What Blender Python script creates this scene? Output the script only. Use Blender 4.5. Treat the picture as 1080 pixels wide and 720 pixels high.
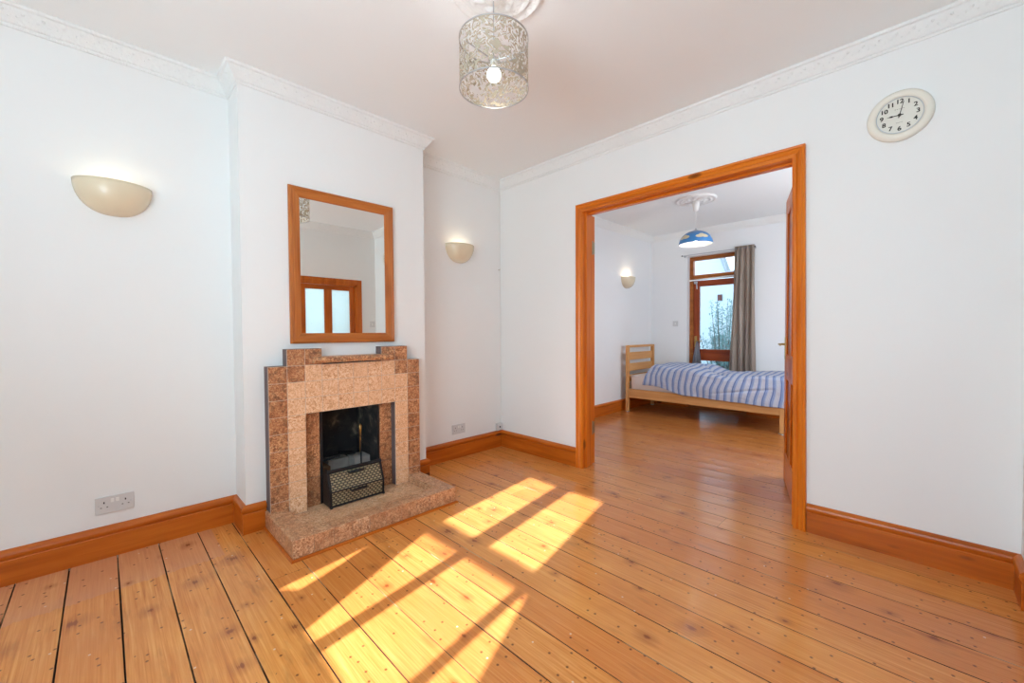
import bpy, bmesh, math, random
from mathutils import Vector, Matrix, noise
random.seed(7)
D = bpy.data; SC = bpy.context.scene; COL = SC.collection; PI = math.pi
for o in list(D.objects): D.objects.remove(o, do_unlink=True)

# ------------------------------------------------------------------ camera
MYAW = -.006
H = 1.15; YAW = .7863; PIT = -.0239; ROL = -.0049
F = Vector((-math.sin(YAW)*math.cos(PIT), math.cos(YAW)*math.cos(PIT), math.sin(PIT)))
R = Vector((math.cos(YAW), math.sin(YAW), 0)); U = R.cross(F)
R2 = R*math.cos(ROL) + U*math.sin(ROL); U2 = -R*math.sin(ROL) + U*math.cos(ROL)
cd = D.cameras.new('camera'); cam = D.objects.new('camera', cd); COL.objects.link(cam)
cd.sensor_width = 36; cd.lens = 431.96/1080*36; cd.clip_start = .02; cd.clip_end = 200
cam.matrix_world = Matrix(((R2.x, U2.x, -F.x, 0), (R2.y, U2.y, -F.y, 0), (R2.z, U2.z, -F.z, H), (0, 0, 0, 1)))
SC.camera = cam

# ------------------------------------------------------------------ world, sun, daylight, exposure
W = D.worlds.new('sky'); SC.world = W; W.use_nodes = True
wb = W.node_tree.nodes['Background']; wb.inputs[0].default_value = (.74, .88, 1.0, 1); wb.inputs[1].default_value = 2.4
sd = D.lights.new('sun', 'SUN'); sun = D.objects.new('sun', sd); COL.objects.link(sun)
sd.energy = 15.5; sd.angle = math.radians(.55); sd.color = (.98, .96, 1.1)
sun.rotation_euler = Vector((-.16, 1, -.55)).to_track_quat('-Z', 'Y').to_euler()
def area(name, loc, dirv, sx, sy, power, col):
    l = D.lights.new(name, 'AREA'); l.shape = 'RECTANGLE'; l.size = sx; l.size_y = sy; l.energy = power; l.color = col
    o = D.objects.new(name, l); COL.objects.link(o); o.location = loc
    o.rotation_euler = Vector(dirv).to_track_quat('-Z', 'Y').to_euler(); return o
area('front_window_daylight', (-.32, -1.5, 1.30), (.30, 1, .72), 1.5, 1.5, 88, (.68, .88, 1))
area('bedroom_side_fill', (.2, 4.3, 1.5), (-1, .1, .05), 1.6, 1.5, 32, (.80, .91, 1))  # added fill lamp for the bedroom; that wall has no window
VS = SC.view_settings
VS.view_transform = 'Standard'; VS.look = 'None'; VS.gamma = 1; VS.exposure = .50; VS.use_curve_mapping = False
try:
    SC.cycles.diffuse_bounces = 8; SC.cycles.max_bounces = 14
except Exception: pass

# ------------------------------------------------------------------ node helpers
def srgb(r, g, b):
    f = lambda c: (c/255/12.92 if c/255 <= .04045 else ((c/255+.055)/1.055)**2.4)
    return (f(r), f(g), f(b), 1)
class NT:
    def __init__(s, name):
        s.m = D.materials.new(name); s.m.use_nodes = True; s.t = s.m.node_tree; s.t.nodes.clear()
        s.out = s.n('ShaderNodeOutputMaterial'); s.b = s.n('ShaderNodeBsdfPrincipled'); s.l(s.b, s.out, 0, 0)
    def n(s, k, **kw):
        x = s.t.nodes.new(k)
        for a, v in kw.items():
            if a.startswith('i_'):
                x.inputs[a[2:]].default_value = v
            else: setattr(x, a, v)
        return x
    def l(s, a, b, i=0, j=0):
        s.t.links.new(a.outputs[i] if not isinstance(a, bpy.types.NodeSocket) else a, b.inputs[j])
    def math(s, op, a, b=None, c=None):
        x = s.n('ShaderNodeMath', operation=op)
        for k, v in enumerate((a, b, c)):
            if v is None: continue
            if isinstance(v, (int, float)): x.inputs[k].default_value = v
            else: s.t.links.new(v, x.inputs[k])
        return x.outputs[0]
    def mix(s, fac, a, b):
        x = s.n('ShaderNodeMix', data_type='RGBA')
        for k, v in ((0, fac), (6, a), (7, b)):
            if isinstance(v, (int, float, tuple)): x.inputs[k].default_value = v
            else: s.t.links.new(v, x.inputs[k])
        return x.outputs[2]
    def noise(s, vec, scale, detail=3, rough=.5, dist=0):
        x = s.n('ShaderNodeTexNoise'); x.inputs['Scale'].default_value = scale; x.inputs['Detail'].default_value = detail
        x.inputs['Roughness'].default_value = rough; x.inputs['Distortion'].default_value = dist
        if vec is not None: s.t.links.new(vec, x.inputs['Vector'])
        return x.outputs[0]
    def ramp(s, fac, stops):
        x = s.n('ShaderNodeValToRGB'); e = x.color_ramp.elements
        while len(e) > 1: e.remove(e[-1])
        for k, (p, c) in enumerate(stops):
            q = e[0] if k == 0 else e.new(p)
            q.position = p; q.color = c if isinstance(c, tuple) else (c, c, c, 1)
        s.t.links.new(fac, x.inputs[0]); return x.outputs[0]
    def comb(s, x, y, z):
        q = s.n('ShaderNodeCombineXYZ')
        for k, v in enumerate((x, y, z)):
            if isinstance(v, (int, float)): q.inputs[k].default_value = v
            else: s.t.links.new(v, q.inputs[k])
        return q.outputs[0]
    def sep(s, v):
        q = s.n('ShaderNodeSeparateXYZ'); s.t.links.new(v, q.inputs[0]); return q.outputs
    def obj(s): return s.n('ShaderNodeTexCoord').outputs['Object']
    def bump(s, h, strength, dist=.01, inp='Normal'):
        x = s.n('ShaderNodeBump'); x.inputs['Strength'].default_value = strength; x.inputs['Distance'].default_value = dist
        s.t.links.new(h, x.inputs['Height']); s.t.links.new(x.outputs[0], s.b.inputs[inp])
    def base(s, v):
        if isinstance(v, tuple): s.b.inputs['Base Color'].default_value = v
        else: s.t.links.new(v, s.b.inputs['Base Color'])
    def p(s, **kw):
        for k, v in kw.items(): s.b.inputs[k.replace('_', ' ')].default_value = v
def plain(name, col, rough=.5, metal=0, bump=0, bscale=40, vary=0):
    n = NT(name); o = n.obj(); nz = n.noise(o, bscale, 4)
    c = tuple(max(0, q*(1-vary)) for q in col[:3]) + (1,)
    n.base(n.mix(nz, c, col)); n.p(Roughness=rough, Metallic=metal)
    if bump: n.bump(nz, bump, .004)
    return n.m
def plaster(name, col, bump=.12):
    n = NT(name); o = n.obj(); a = n.noise(o, 2.2, 4); b = n.noise(o, 60, 3)
    n.base(n.mix(a, tuple(q*.97 for q in col[:3])+(1,), col)); n.p(Roughness=.75)
    n.bump(n.math('ADD', n.math('MULTIPLY', a, 2.0), n.math('MULTIPLY', b, .12)), bump, .01); return n.m
def wood(name, c_dark, c_mid, c_light, axis, rough=.42, knots=1, coat=.08, grain=1.0):
    n = NT(name); o = n.sep(n.obj()); order = {'x': (0, 1, 2), 'y': (1, 0, 2), 'z': (2, 0, 1)}[axis]
    u, v, w = (o[k] for k in order)
    v1 = n.comb(n.math('MULTIPLY', u, 1.3), n.math('MULTIPLY', v, 22), n.math('MULTIPLY', w, 22))
    g = n.noise(v1, 1.0*grain, 4, .55, .8)
    v2 = n.comb(n.math('MULTIPLY', u, .8), n.math('MULTIPLY', v, 4), n.math('MULTIPLY', w, 4)); g2 = n.noise(v2, 1.6, 3)
    f = n.math('ADD', n.math('MULTIPLY', g, .65), n.math('MULTIPLY', g2, .35))
    c = n.ramp(f, [(.30, c_dark), (.5, c_mid), (.70, c_light)])
    if knots:
        vo = n.n('ShaderNodeTexVoronoi'); n.t.links.new(n.comb(n.math('MULTIPLY', u, 3.2), n.math('MULTIPLY', v, 9), n.math('MULTIPLY', w, 9)), vo.inputs['Vector'])
        vo.inputs['Scale'].default_value = 1.0
        sel = n.math('GREATER_THAN', n.sep(vo.outputs['Color'])[0], .50)
        k = n.math('MULTIPLY', n.ramp(vo.outputs['Distance'], [(.06, 1.0), (.12, .7), (.17, 0.0)]), sel)
        c = n.mix(n.math('MULTIPLY', k, .9*knots), c, srgb(70, 28, 10))
    n.base(c); n.p(Roughness=rough); n.b.inputs['Specular IOR Level'].default_value = .3; n.b.inputs['Coat Weight'].default_value = coat; n.b.inputs['Coat Roughness'].default_value = .2
    n.bump(g, .15, .002); return n.m

M = {}
M['wall'] = plaster('white_painted_plaster', (.815, .825, .82, 1))
M['ceil'] = plaster('white_painted_ceiling', (.84, .875, .885, 1), .06)
M['bwall'] = plaster('pale_bedroom_plaster', (.80, .815, .83, 1))
sk = (srgb(150, 70, 10), srgb(184, 92, 18), srgb(202, 112, 34))
for a in 'xyz': M['skirt_'+a] = wood('varnished_pine_along_'+a, *sk, a, .34)
ar = (srgb(182, 88, 12), srgb(210, 112, 24), srgb(224, 134, 44))
for a in 'xyz': M['arch_'+a] = wood('orange_varnished_pine_along_'+a, *ar, a, .3, .8)
mf = (srgb(140, 72, 26), srgb(180, 104, 46), srgb(196, 124, 62))
for a in 'yz': M['mirror_'+a] = wood('honey_pine_along_'+a, *mf, a, .35, .8)
bd = (srgb(186, 128, 72), srgb(206, 150, 92), srgb(216, 164, 108))
for a in 'xyz': M['bed_'+a] = wood('pale_birch_along_'+a, *bd, a, .45, 0, .1)
gd = (srgb(112, 44, 18), srgb(140, 60, 26), srgb(160, 76, 34))
for a in 'xz': M['gdoor_'+a] = wood('reddish_hardwood_along_'+a, *gd, a, .4, 0)
tr = (srgb(130, 70, 26), srgb(160, 92, 40), srgb(178, 108, 50))
for a in 'xz': M['gframe_'+a] = wood('brown_pine_along_'+a, *tr, a, .4, .5)
M['white'] = plain('white_gloss_paint', (.80, .80, .78, 1), .35)
M['plastic'] = plain('white_plastic', (.62, .62, .62, 1), .3)
M['dark'] = plain('black_slot', (.01, .01, .01, 1), .6)
M['brass'] = plain('aged_brass', (.55, .38, .14, 1), .3, 1, .1, 60, .3)
M['iron'] = plain('blackened_iron', (.035, .036, .042, 1), .45, .6, .4, 80, .5)
M['soot'] = plain('sooty_firebox', (.05, .046, .044, 1), .75, 0, .6, 9, .85)
def mk_soot():
    n = NT('sooty_firebox_plate'); o = n.obj(); a = n.noise(o, 8, 5, .65, .6)
    n.base(n.ramp(a, [(.48, (.018, .018, .021, 1)), (.60, (.05, .045, .04, 1)), (.70, (.20, .165, .12, 1))])); n.p(Roughness=.7); n.bump(a, .5, .01); return n.m
M['soot'] = mk_soot()
M['chrome'] = plain('satin_steel', (.5, .52, .55, 1), .3, 1)
M['ceramic'] = plain('cream_glazed_ceramic', srgb(222, 208, 180), .22)
M['clock_rim'] = plain('ivory_clock_plastic', srgb(228, 224, 212), .3)
M['clock_face'] = plain('clock_face_paper', srgb(222, 220, 210), .5)
M['ink'] = plain('dark_brown_print', srgb(50, 44, 36), .5)
M['mattress'] = plain('off_white_mattress_cloth', srgb(226, 214, 206), .85, 0, .3, 200)
M['cord'] = plain('white_flex', (.75, .75, .73, 1), .4)
M['render'] = plain('pale_garden_render', srgb(196, 210, 218), .8, 0, .2, 8, .08)
M['ground'] = plain('grey_garden_paving', srgb(120, 130, 140), .8, 0, .3, 6, .3)
M['slate'] = plain('grey_lean_to_roof', srgb(150, 158, 170), .7)
M['ventm'] = plain('dark_red_vent_brick', srgb(92, 52, 50), .8)
M['hinge'] = plain('tarnished_brass_hinge', (.42, .33, .2, 1), .35, 1, .1, 60, .4)

def mk_mirror():
    n = NT('mirror_silvering'); n.base((.86, .855, .82, 1)); n.p(Metallic=1, Roughness=.004); return n.m
M['mirror'] = mk_mirror()
def mk_glass():
    n = NT('clear_pane_glass'); g = n.n('ShaderNodeBsdfGlossy', i_Roughness=.02); t = n.n('ShaderNodeBsdfTransparent'); t.inputs[0].default_value = (.93, .97, .98, 1)
    f = n.n('ShaderNodeFresnel'); f.inputs[0].default_value = 1.45
    x = n.n('ShaderNodeMixShader'); n.l(f, x, 0, 0); n.l(t, x, 0, 1); n.l(g, x, 0, 2); n.l(x, n.out, 0, 0); return n.m
M['glass'] = mk_glass()
def mk_frost():
    n = NT('frosted_star_glass'); o = n.sep(n.obj())
    # rows of small etched stars
    a = n.math('ABSOLUTE', n.math('SUBTRACT', n.math('FRACT', n.math('MULTIPLY', o[1], 9.5)), .5))
    b = n.math('ABSOLUTE', n.math('SUBTRACT', n.math('FRACT', n.math('MULTIPLY', o[2], 5.0)), .5))
    st = n.math('LESS_THAN', n.math('ADD', n.math('MULTIPLY', a, .55), b), .035)
    n.base(n.mix(st, (.78, .88, .90, 1), (.55, .66, .68, 1))); n.p(Roughness=.35)
    tr_ = n.n('ShaderNodeBsdfTranslucent'); tr_.inputs[0].default_value = (.75, .9, .95, 1)
    x = n.n('ShaderNodeMixShader'); x.inputs[0].default_value = .55
    n.l(n.b, x, 0, 1); n.l(tr_, x, 0, 2); n.l(x, n.out, 0, 0); return n.m
M['frost'] = mk_frost()
def emit(name, col, s):
    n = NT(name); e = n.n('ShaderNodeEmission'); e.inputs[0].default_value = col; e.inputs[1].default_value = s; n.l(e, n.out, 0, 0); return n.m
M['bulb'] = emit('lit_bulb', (1, .93, .8, 1), 9)
M['bulb_w'] = emit('lit_warm_bulb', (1, .85, .62, 1), 5)

def mk_floor():
    n = NT('old_varnished_pine_boards')
    uv = n.n('ShaderNodeUVMap', uv_map='board').outputs[0]; o = n.sep(uv); u, v = o[0], o[1]
    P = n.sep(n.obj()); rnd = n.n('ShaderNodeAttribute', attribute_name='rnd').outputs['Fac']
    pu = n.math('ADD', u, n.math('MULTIPLY', rnd, 31.7))
    vf = n.math('FRACT', v)
    g1 = n.noise(n.comb(n.math('MULTIPLY', pu, 1.1), n.math('MULTIPLY', v, 5.0), 0.0), 2.2, 5, .6, 1.2)
    g2 = n.noise(n.comb(n.math('MULTIPLY', pu, 3.0), n.math('MULTIPLY', v, 30.0), 0.0), 1.0, 3, .5, .5)
    f = n.math('ADD', n.math('MULTIPLY', g1, .6), n.math('MULTIPLY', g2, .4))
    c = n.ramp(f, [(.28, srgb(184, 102, 40)), (.43, srgb(213, 134, 60)), (.56, srgb(226, 154, 78)), (.72, srgb(240, 182, 110))])
    # board to board tone
    c = n.mix(n.math('MULTIPLY', n.ramp(rnd, [(0, 0.0), (.5, .0), (1, .55)]), 1.0), c, srgb(202, 114, 50))
    c = n.mix(n.ramp(rnd, [(0, .30), (.35, 0.0)]), c, srgb(240, 170, 88))
    # wide worn / reddish stains
    st = n.noise(n.comb(P[0], P[1], 0.0), 1.7, 4, .6)
    c = n.mix(n.ramp(st, [(.42, 0.0), (.62, .38)]), c, srgb(196, 116, 58))
    st2 = n.noise(n.comb(n.math('MULTIPLY', P[0], 2.0), n.math('MULTIPLY', P[1], 9.0), 4.0), 1.6, 4, .6)
    c = n.mix(n.ramp(st2, [(.58, 0.0), (.78, .45)]), c, srgb(112, 58, 30))
    # redder, darker tone further back
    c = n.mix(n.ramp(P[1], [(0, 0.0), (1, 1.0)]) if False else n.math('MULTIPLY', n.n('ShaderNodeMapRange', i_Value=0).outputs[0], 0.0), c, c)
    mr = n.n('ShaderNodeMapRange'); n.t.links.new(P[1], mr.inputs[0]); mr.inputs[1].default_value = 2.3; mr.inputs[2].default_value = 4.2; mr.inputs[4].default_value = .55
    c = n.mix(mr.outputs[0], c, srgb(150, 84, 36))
    # pale unvarnished patch by the left alcove
    e1 = n.math('ADD', P[0], n.math('MULTIPLY', n.noise(n.comb(n.math('MULTIPLY', P[0], 8), n.math('MULTIPLY', P[1], 30), 0.0), 2, 2), .05))
    pm = n.math('MULTIPLY', n.math('LESS_THAN', e1, -2.515), n.math('LESS_THAN', P[1], .425))
    c = n.mix(n.math('MULTIPLY', pm, .45), c, srgb(205, 150, 125))
    # knots
    vo = n.n('ShaderNodeTexVoronoi'); n.t.links.new(n.comb(n.math('MULTIPLY', pu, 2.6), n.math('MULTIPLY', v, .55), 0.0), vo.inputs['Vector']); vo.voronoi_dimensions = '2D'
    vo.inputs['Scale'].default_value = 1.6
    sel = n.math('GREATER_THAN', n.sep(vo.outputs['Color'])[0], .58)
    wob = n.math('ADD', n.math('MULTIPLY', vo.outputs['Distance'], n.math('ADD', n.math('MULTIPLY', n.sep(vo.outputs['Color'])[1], 1.6), .75)), n.math('MULTIPLY', n.math('SUBTRACT', g1, .5), .30))
    k = n.math('MULTIPLY', n.ramp(wob, [(.025, 1.0), (.052, .85), (.075, .0)]), sel)
    c = n.mix(n.math('MULTIPLY', k, .85), c, srgb(112, 48, 10))
    halo = n.math('MULTIPLY', n.ramp(wob, [(.09, .45), (.30, 0.0)]), sel)
    c = n.mix(halo, c, srgb(150, 78, 36))
    # small specks and nail heads
    vo2 = n.n('ShaderNodeTexVoronoi', voronoi_dimensions='2D'); n.t.links.new(n.comb(pu, n.math('MULTIPLY', v, .17), 0.0), vo2.inputs['Vector']); vo2.inputs['Scale'].default_value = 17
    sel2 = n.math('GREATER_THAN', n.sep(vo2.outputs['Color'])[1], .70)
    sp = n.math('MULTIPLY', n.ramp(vo2.outputs['Distance'], [(.05, 1.0), (.11, 0.0)]), sel2)
    c = n.mix(n.math('MULTIPLY', sp, .8), c, srgb(70, 34, 18))
    du = n.math('SUBTRACT', n.math('FRACT', n.math('MULTIPLY', n.math('ADD', P[0], n.math('MULTIPLY', rnd, .02)), 2.3)), .5)
    dv = n.math('SUBTRACT', n.math('ABSOLUTE', n.math('SUBTRACT', vf, .5)), .33)
    dd = n.math('SQRT', n.math('ADD', n.math('POWER', n.math('MULTIPLY', du, .435), 2), n.math('POWER', n.math('MULTIPLY', dv, .168), 2)))
    nail = n.math('MULTIPLY', n.math('LESS_THAN', dd, .0028), n.math('GREATER_THAN', n.noise(n.comb(P[0], P[1], 9.0), 4.0, 2), .60))
    c = n.mix(n.math('MULTIPLY', nail, .75), c, srgb(52, 34, 28))
    # white paint flecks
    vo3 = n.n('ShaderNodeTexVoronoi', voronoi_dimensions='2D'); n.t.links.new(n.comb(P[0], P[1], 0.0), vo3.inputs['Vector']); vo3.inputs['Scale'].default_value = 7
    fl = n.math('MULTIPLY', n.math('LESS_THAN', vo3.outputs['Distance'], .028), n.math('GREATER_THAN', n.sep(vo3.outputs['Color'])[2], .8))
    c = n.mix(n.math('MULTIPLY', fl, .8), c, srgb(225, 205, 180))
    n.base(c)
    wav = n.noise(n.comb(n.math('MULTIPLY', P[0], 1.0), n.math('MULTIPLY', P[1], 1.0), 0.0), 9, 3)
    rg = n.noise(n.comb(P[0], P[1], 3.0), 5, 4, .65)
    ro = n.math('ADD', n.math('MULTIPLY', rg, .35), .20)
    ro = n.math('ADD', ro, n.math('MULTIPLY', pm, .25))
    n.t.links.new(ro, n.b.inputs['Roughness'])
    cup = n.math('POWER', n.math('ABSOLUTE', n.math('SUBTRACT', vf, .5)), 2)
    h = n.math('ADD', n.math('ADD', n.math('MULTIPLY', g2, .10), n.math('MULTIPLY', wav, .35)), n.math('MULTIPLY', cup, 2.2))
    n.bump(h, .35, .006)
    n.b.inputs['Specular IOR Level'].default_value = .15; n.b.inputs['Coat Weight'].default_value = .62; n.b.inputs['Coat Roughness'].default_value = .17; n.b.inputs['Coat IOR'].default_value = 1.58
    cb = n.n('ShaderNodeBump'); cb.inputs['Strength'].default_value = .55; cb.inputs['Distance'].default_value = .006
    n.t.links.new(h, cb.inputs['Height']); n.t.links.new(cb.outputs[0], n.b.inputs['Coat Normal'])
    return n.m
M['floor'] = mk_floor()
def mk_sub():
    n = NT('dusty_gap'); o = n.obj(); a = n.noise(o, 3.0, 4); n.base(n.ramp(a, [(.45, srgb(22, 17, 14)), (.60, srgb(50, 40, 32)), (.72, srgb(150, 135, 115))])); n.p(Roughness=.9); return n.m
M['sub'] = mk_sub()
def mk_edge():
    n = NT('dirty_board_edge'); a = n.noise(n.obj(), 2.6, 4, .6); n.base(n.ramp(a, [(.42, srgb(60, 32, 16)), (.54, srgb(110, 66, 36)), (.64, srgb(196, 160, 120))])); n.p(Roughness=.9); return n.m
M['board_edge'] = mk_edge()
def mk_tile(name, cols, grime):
    n = NT(name); o = n.obj(); rnd = n.n('ShaderNodeAttribute', attribute_name='rnd').outputs['Fac']
    ov = n.n('ShaderNodeVectorMath', operation='ADD'); n.t.links.new(o, ov.inputs[0]); n.t.links.new(n.comb(n.math('MULTIPLY', rnd, 5), 0.0, 0.0), ov.inputs[1]); q = ov.outputs[0]
    a = n.noise(q, 62, 3, .6, 1.6); b = n.noise(q, 16, 3)
    f = n.math('ADD', n.math('MULTIPLY', a, .85), n.math('MULTIPLY', b, .15))
    c = n.ramp(f, [(.36, cols[0]), (.47, cols[1]), (.54, cols[2]), (.66, cols[3])])
    c = n.mix(n.math('MULTIPLY', rnd, .45), c, cols[4])
    z = n.sep(o)[2]; g = n.noise(o, 30, 3, .7)
    gm = n.math('MULTIPLY', n.ramp(g, [(.5, 0.0), (.62, 1.0)]), grime)
    c = n.mix(gm, c, srgb(74, 50, 40))
    n.base(c); n.p(Roughness=.32); n.bump(a, .25, .002); return n.m
M['tile_d'] = mk_tile('brown_mottled_tile', (srgb(122, 76, 52), srgb(178, 120, 82), srgb(206, 150, 106), srgb(230, 190, 146), srgb(164, 104, 68)), .5)
M['tile_l'] = mk_tile('peach_mottled_tile', (srgb(186, 128, 88), srgb(222, 170, 128), srgb(236, 196, 158), srgb(244, 216, 188), srgb(232, 186, 146)), .04)
M['tile_h'] = mk_tile('pinkish_brown_hearth_tile', (srgb(138, 88, 58), srgb(182, 130, 94), srgb(210, 164, 126), srgb(232, 200, 168), srgb(186, 132, 92)), .3)
M['tile_i'] = mk_tile('pale_tan_hearth_tile', (srgb(160, 112, 78), srgb(206, 158, 118), srgb(224, 184, 146), srgb(240, 214, 186), srgb(212, 166, 126)), .15)
M['grout'] = plain('grey_grout', srgb(214, 196, 180), .9, 0, .3, 60, .25)
M['grey_side'] = plain('grey_cement_side', srgb(120, 104, 104), .85, 0, .4, 60, .4)
M['fireclay'] = plain('pale_fireclay_brick', srgb(176, 170, 164), .9, 0, .4, 30, .4)
M['tanclay'] = plain('tan_fireclay_brick', srgb(120, 90, 62), .9, 0, .4, 30, .4)

def mk_weave():
    n = NT('woven_brass_relief'); o = n.sep(n.obj())
    row = n.math('MULTIPLY', o[2], 72); cell = n.math('MULTIPLY', o[1], 38)
    rp = n.math('MULTIPLY', n.math('FLOOR', row), .5)
    cx = n.math('ABSOLUTE', n.math('SINE', n.math('MULTIPLY', n.math('ADD', cell, rp), PI)))
    rz = n.math('ABSOLUTE', n.math('SINE', n.math('MULTIPLY', row, PI)))
    h = n.math('MULTIPLY', n.math('POWER', cx, .6), n.math('POWER', rz, .6))
    n.base(n.ramp(h, [(.15, srgb(48, 48, 50)), (.5, srgb(120, 114, 94)), (.9, srgb(190, 178, 144))]))
    n.p(Roughness=.38, Metallic=.65); n.bump(h, .9, .005); return n.m
M['weave'] = mk_weave()
def mk_shade():
    n = NT('pierced_metal_leaf_pattern'); tc = n.n('ShaderNodeTexCoord').outputs['UV']
    o = n.sep(tc); v = n.comb(n.math('MULTIPLY', o[0], 1.0), n.math('MULTIPLY', o[1], 1.0), 0.0)
    a = n.noise(v, 32, 1.5, .5, 2.2)
    hole = n.ramp(a, [(.49, 0.0), (.50, 1.0)])
    edge = n.math('GREATER_THAN', n.math('ABSOLUTE', n.math('SUBTRACT', o[1], .1075)), .1005)
    hole = n.math('MULTIPLY', hole, n.math('SUBTRACT', 1.0, edge))
    n.base(srgb(176, 164, 144)); n.p(Roughness=.38, Metallic=.35)
    n.t.links.new(n.math('SUBTRACT', 1.0, hole), n.b.inputs['Alpha']); return n.m
M['shade'] = mk_shade()
def mk_duvet():
    n = NT('blue_and_white_striped_cotton'); uv = n.n('ShaderNodeUVMap', uv_map='cloth').outputs[0]; o = n.sep(uv)
    f = n.math('FRACT', n.math('MULTIPLY', o[0], 1/.079))
    W_, B_, D_, G_ = srgb(188, 190, 202), srgb(144, 160, 196), srgb(100, 118, 164), srgb(166, 174, 194)
    x = n.n('ShaderNodeValToRGB'); x.color_ramp.interpolation = 'CONSTANT'; e = x.color_ramp.elements
    st = [(0, D_), (.16, B_), (.24, D_), (.28, B_), (.42, W_), (.48, G_), (.52, W_), (.66, G_), (.70, W_), (.84, B_), (.88, W_), (.95, B_)]
    while len(e) > 1: e.remove(e[-1])
    for k, (p, c) in enumerate(st):
        q = e[0] if k == 0 else e.new(p)
        q.position = p; q.color = c
    n.t.links.new(f, x.inputs[0]); n.base(x.outputs[0]); n.p(Roughness=.85)
    ob = n.obj(); h = n.noise(ob, 9, 4, .55, 1.0); n.bump(h, .5, .03); return n.m
M['duvet'] = mk_duvet()
def mk_curtain():
    n = NT('taupe_satin_curtain'); o = n.obj(); a = n.noise(o, 3, 3)
    n.base(n.mix(a, srgb(180, 164, 150), srgb(208, 192, 178))); n.p(Roughness=.42); n.b.inputs['Sheen Weight'].default_value = .3; return n.m
M['curtain'] = mk_curtain()
def mk_leaf():
    n = NT('blue_green_leaves'); o = n.obj(); a = n.noise(o, 8, 3)
    n.base(n.mix(a, srgb(60, 100, 104), srgb(128, 168, 166))); n.p(Roughness=.5); return n.m
M['leaf'] = mk_leaf()
def mk_pshade():
    n = NT('blue_shade_with_cream_clouds'); uv = n.n('ShaderNodeUVMap', uv_map='dome').outputs[0]; o = n.sep(uv)
    # cloud cut-outs: rounded blobs round the dome
    cu = n.math('SUBTRACT', n.math('FRACT', n.math('ADD', n.math('MULTIPLY', o[0], 5.0), .13)), .5)
    def blob(dx, cy, rx, ry):
        a = n.math('POWER', n.math('MULTIPLY', n.math('SUBTRACT', cu, dx), 1/rx), 2)
        b = n.math('POWER', n.math('MULTIPLY', n.math('SUBTRACT', o[1], cy), 1/ry), 2)
        return n.math('ADD', a, b)
    m = n.math('MINIMUM', n.math('MINIMUM', blob(-.14, .42, .20, .12), blob(.15, .43, .20, .13)), blob(0, .50, .17, .14))
    ms = n.math('LESS_THAN', m, 1.0)
    top = n.ramp(o[1], [(.60, 0.0), (.92, .6)])
    c = n.mix(top, srgb(62, 132, 196), srgb(110, 120, 138))
    n.base(n.mix(ms, c, srgb(235, 226, 204))); n.p(Roughness=.35)
    tl = n.n('ShaderNodeBsdfTranslucent'); tl.inputs[0].default_value = (.95, .86, .66, 1)
    x = n.n('ShaderNodeMixShader'); n.t.links.new(n.math('MULTIPLY', ms, .6), x.inputs[0]); n.l(n.b, x, 0, 1); n.l(tl, x, 0, 2); n.l(x, n.out, 0, 0)
    return n.m
M['pshade'] = mk_pshade()
M['shade_in'] = plain('white_shade_lining', (.85, .84, .80, 1), .5)
def mk_relief(name):
    n = NT(name); o = n.obj(); w = n.n('ShaderNodeTexVoronoi', feature='SMOOTH_F1'); n.t.links.new(o, w.inputs['Vector']); w.inputs['Scale'].default_value = 26
    a = n.noise(o, 22, 3, .6, 2.5); n.base((.80, .815, .81, 1)); n.p(Roughness=.7)
    n.bump(n.math('ADD', a, n.math('MULTIPLY', w.outputs['Distance'], .6)), .55, .012); return n.m
M['relief'] = mk_relief('moulded_white_plaster')

# ------------------------------------------------------------------ mesh helpers
def link(name, bm, mat, parent=None, smooth=False, auto=None):
    me = D.meshes.new(name); bmesh.ops.recalc_face_normals(bm, faces=bm.faces) if auto != 'keep' else None
    bm.to_mesh(me); bm.free()
    for m in (mat if isinstance(mat, (list, tuple)) else [mat]): me.materials.append(m)
    if smooth:
        me.polygons.foreach_set('use_smooth', [True]*len(me.polygons))
    o = D.objects.new(name, me); COL.objects.link(o)
    if parent is not None:
        off = parent.get('_w', None); o.parent = parent
        org = Vector(off) if off is not None else Vector((0, 0, 0))
        for v in me.vertices: v.co -= org
        o['_w'] = tuple(org)
    else: o['_w'] = (0, 0, 0)
    return o
def thing(name, label, cat, loc, group=None):
    o = D.objects.new(name, None); COL.objects.link(o); o.location = loc; o['_w'] = tuple(loc); o.empty_display_size = .05
    o['label'] = label; o['category'] = cat
    if group: o['group'] = group
    return o
def tag(o, label, cat, group=None):
    o['label'] = label; o['category'] = cat
    if group: o['group'] = group
    return o
def root_at(o, loc):
    """move a single-mesh object's origin to loc"""
    for v in o.data.vertices: v.co -= Vector(loc)
    o.location = loc; return o
def struct(name, bm, mat, smooth=False, parent=None):
    o = link(name, bm, mat, parent, smooth)
    if parent is None: o['kind'] = 'structure'
    return o
def box(bm, x0, x1, y0, y1, z0, z1, bev=0, seg=1):
    g = bmesh.ops.create_cube(bm, size=1.0); vs = g['verts']
    for v in vs: v.co = Vector(((x0+x1)/2+v.co.x*(x1-x0), (y0+y1)/2+v.co.y*(y1-y0), (z0+z1)/2+v.co.z*(z1-z0)))
    if bev:
        es = {e for v in vs for e in v.link_edges}
        bmesh.ops.bevel(bm, geom=list(es), offset=bev, segments=seg, profile=.5, affect='EDGES')
    return vs
def B(*a, **k): bm = bmesh.new(); box(bm, *a, **k); return bm
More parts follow.
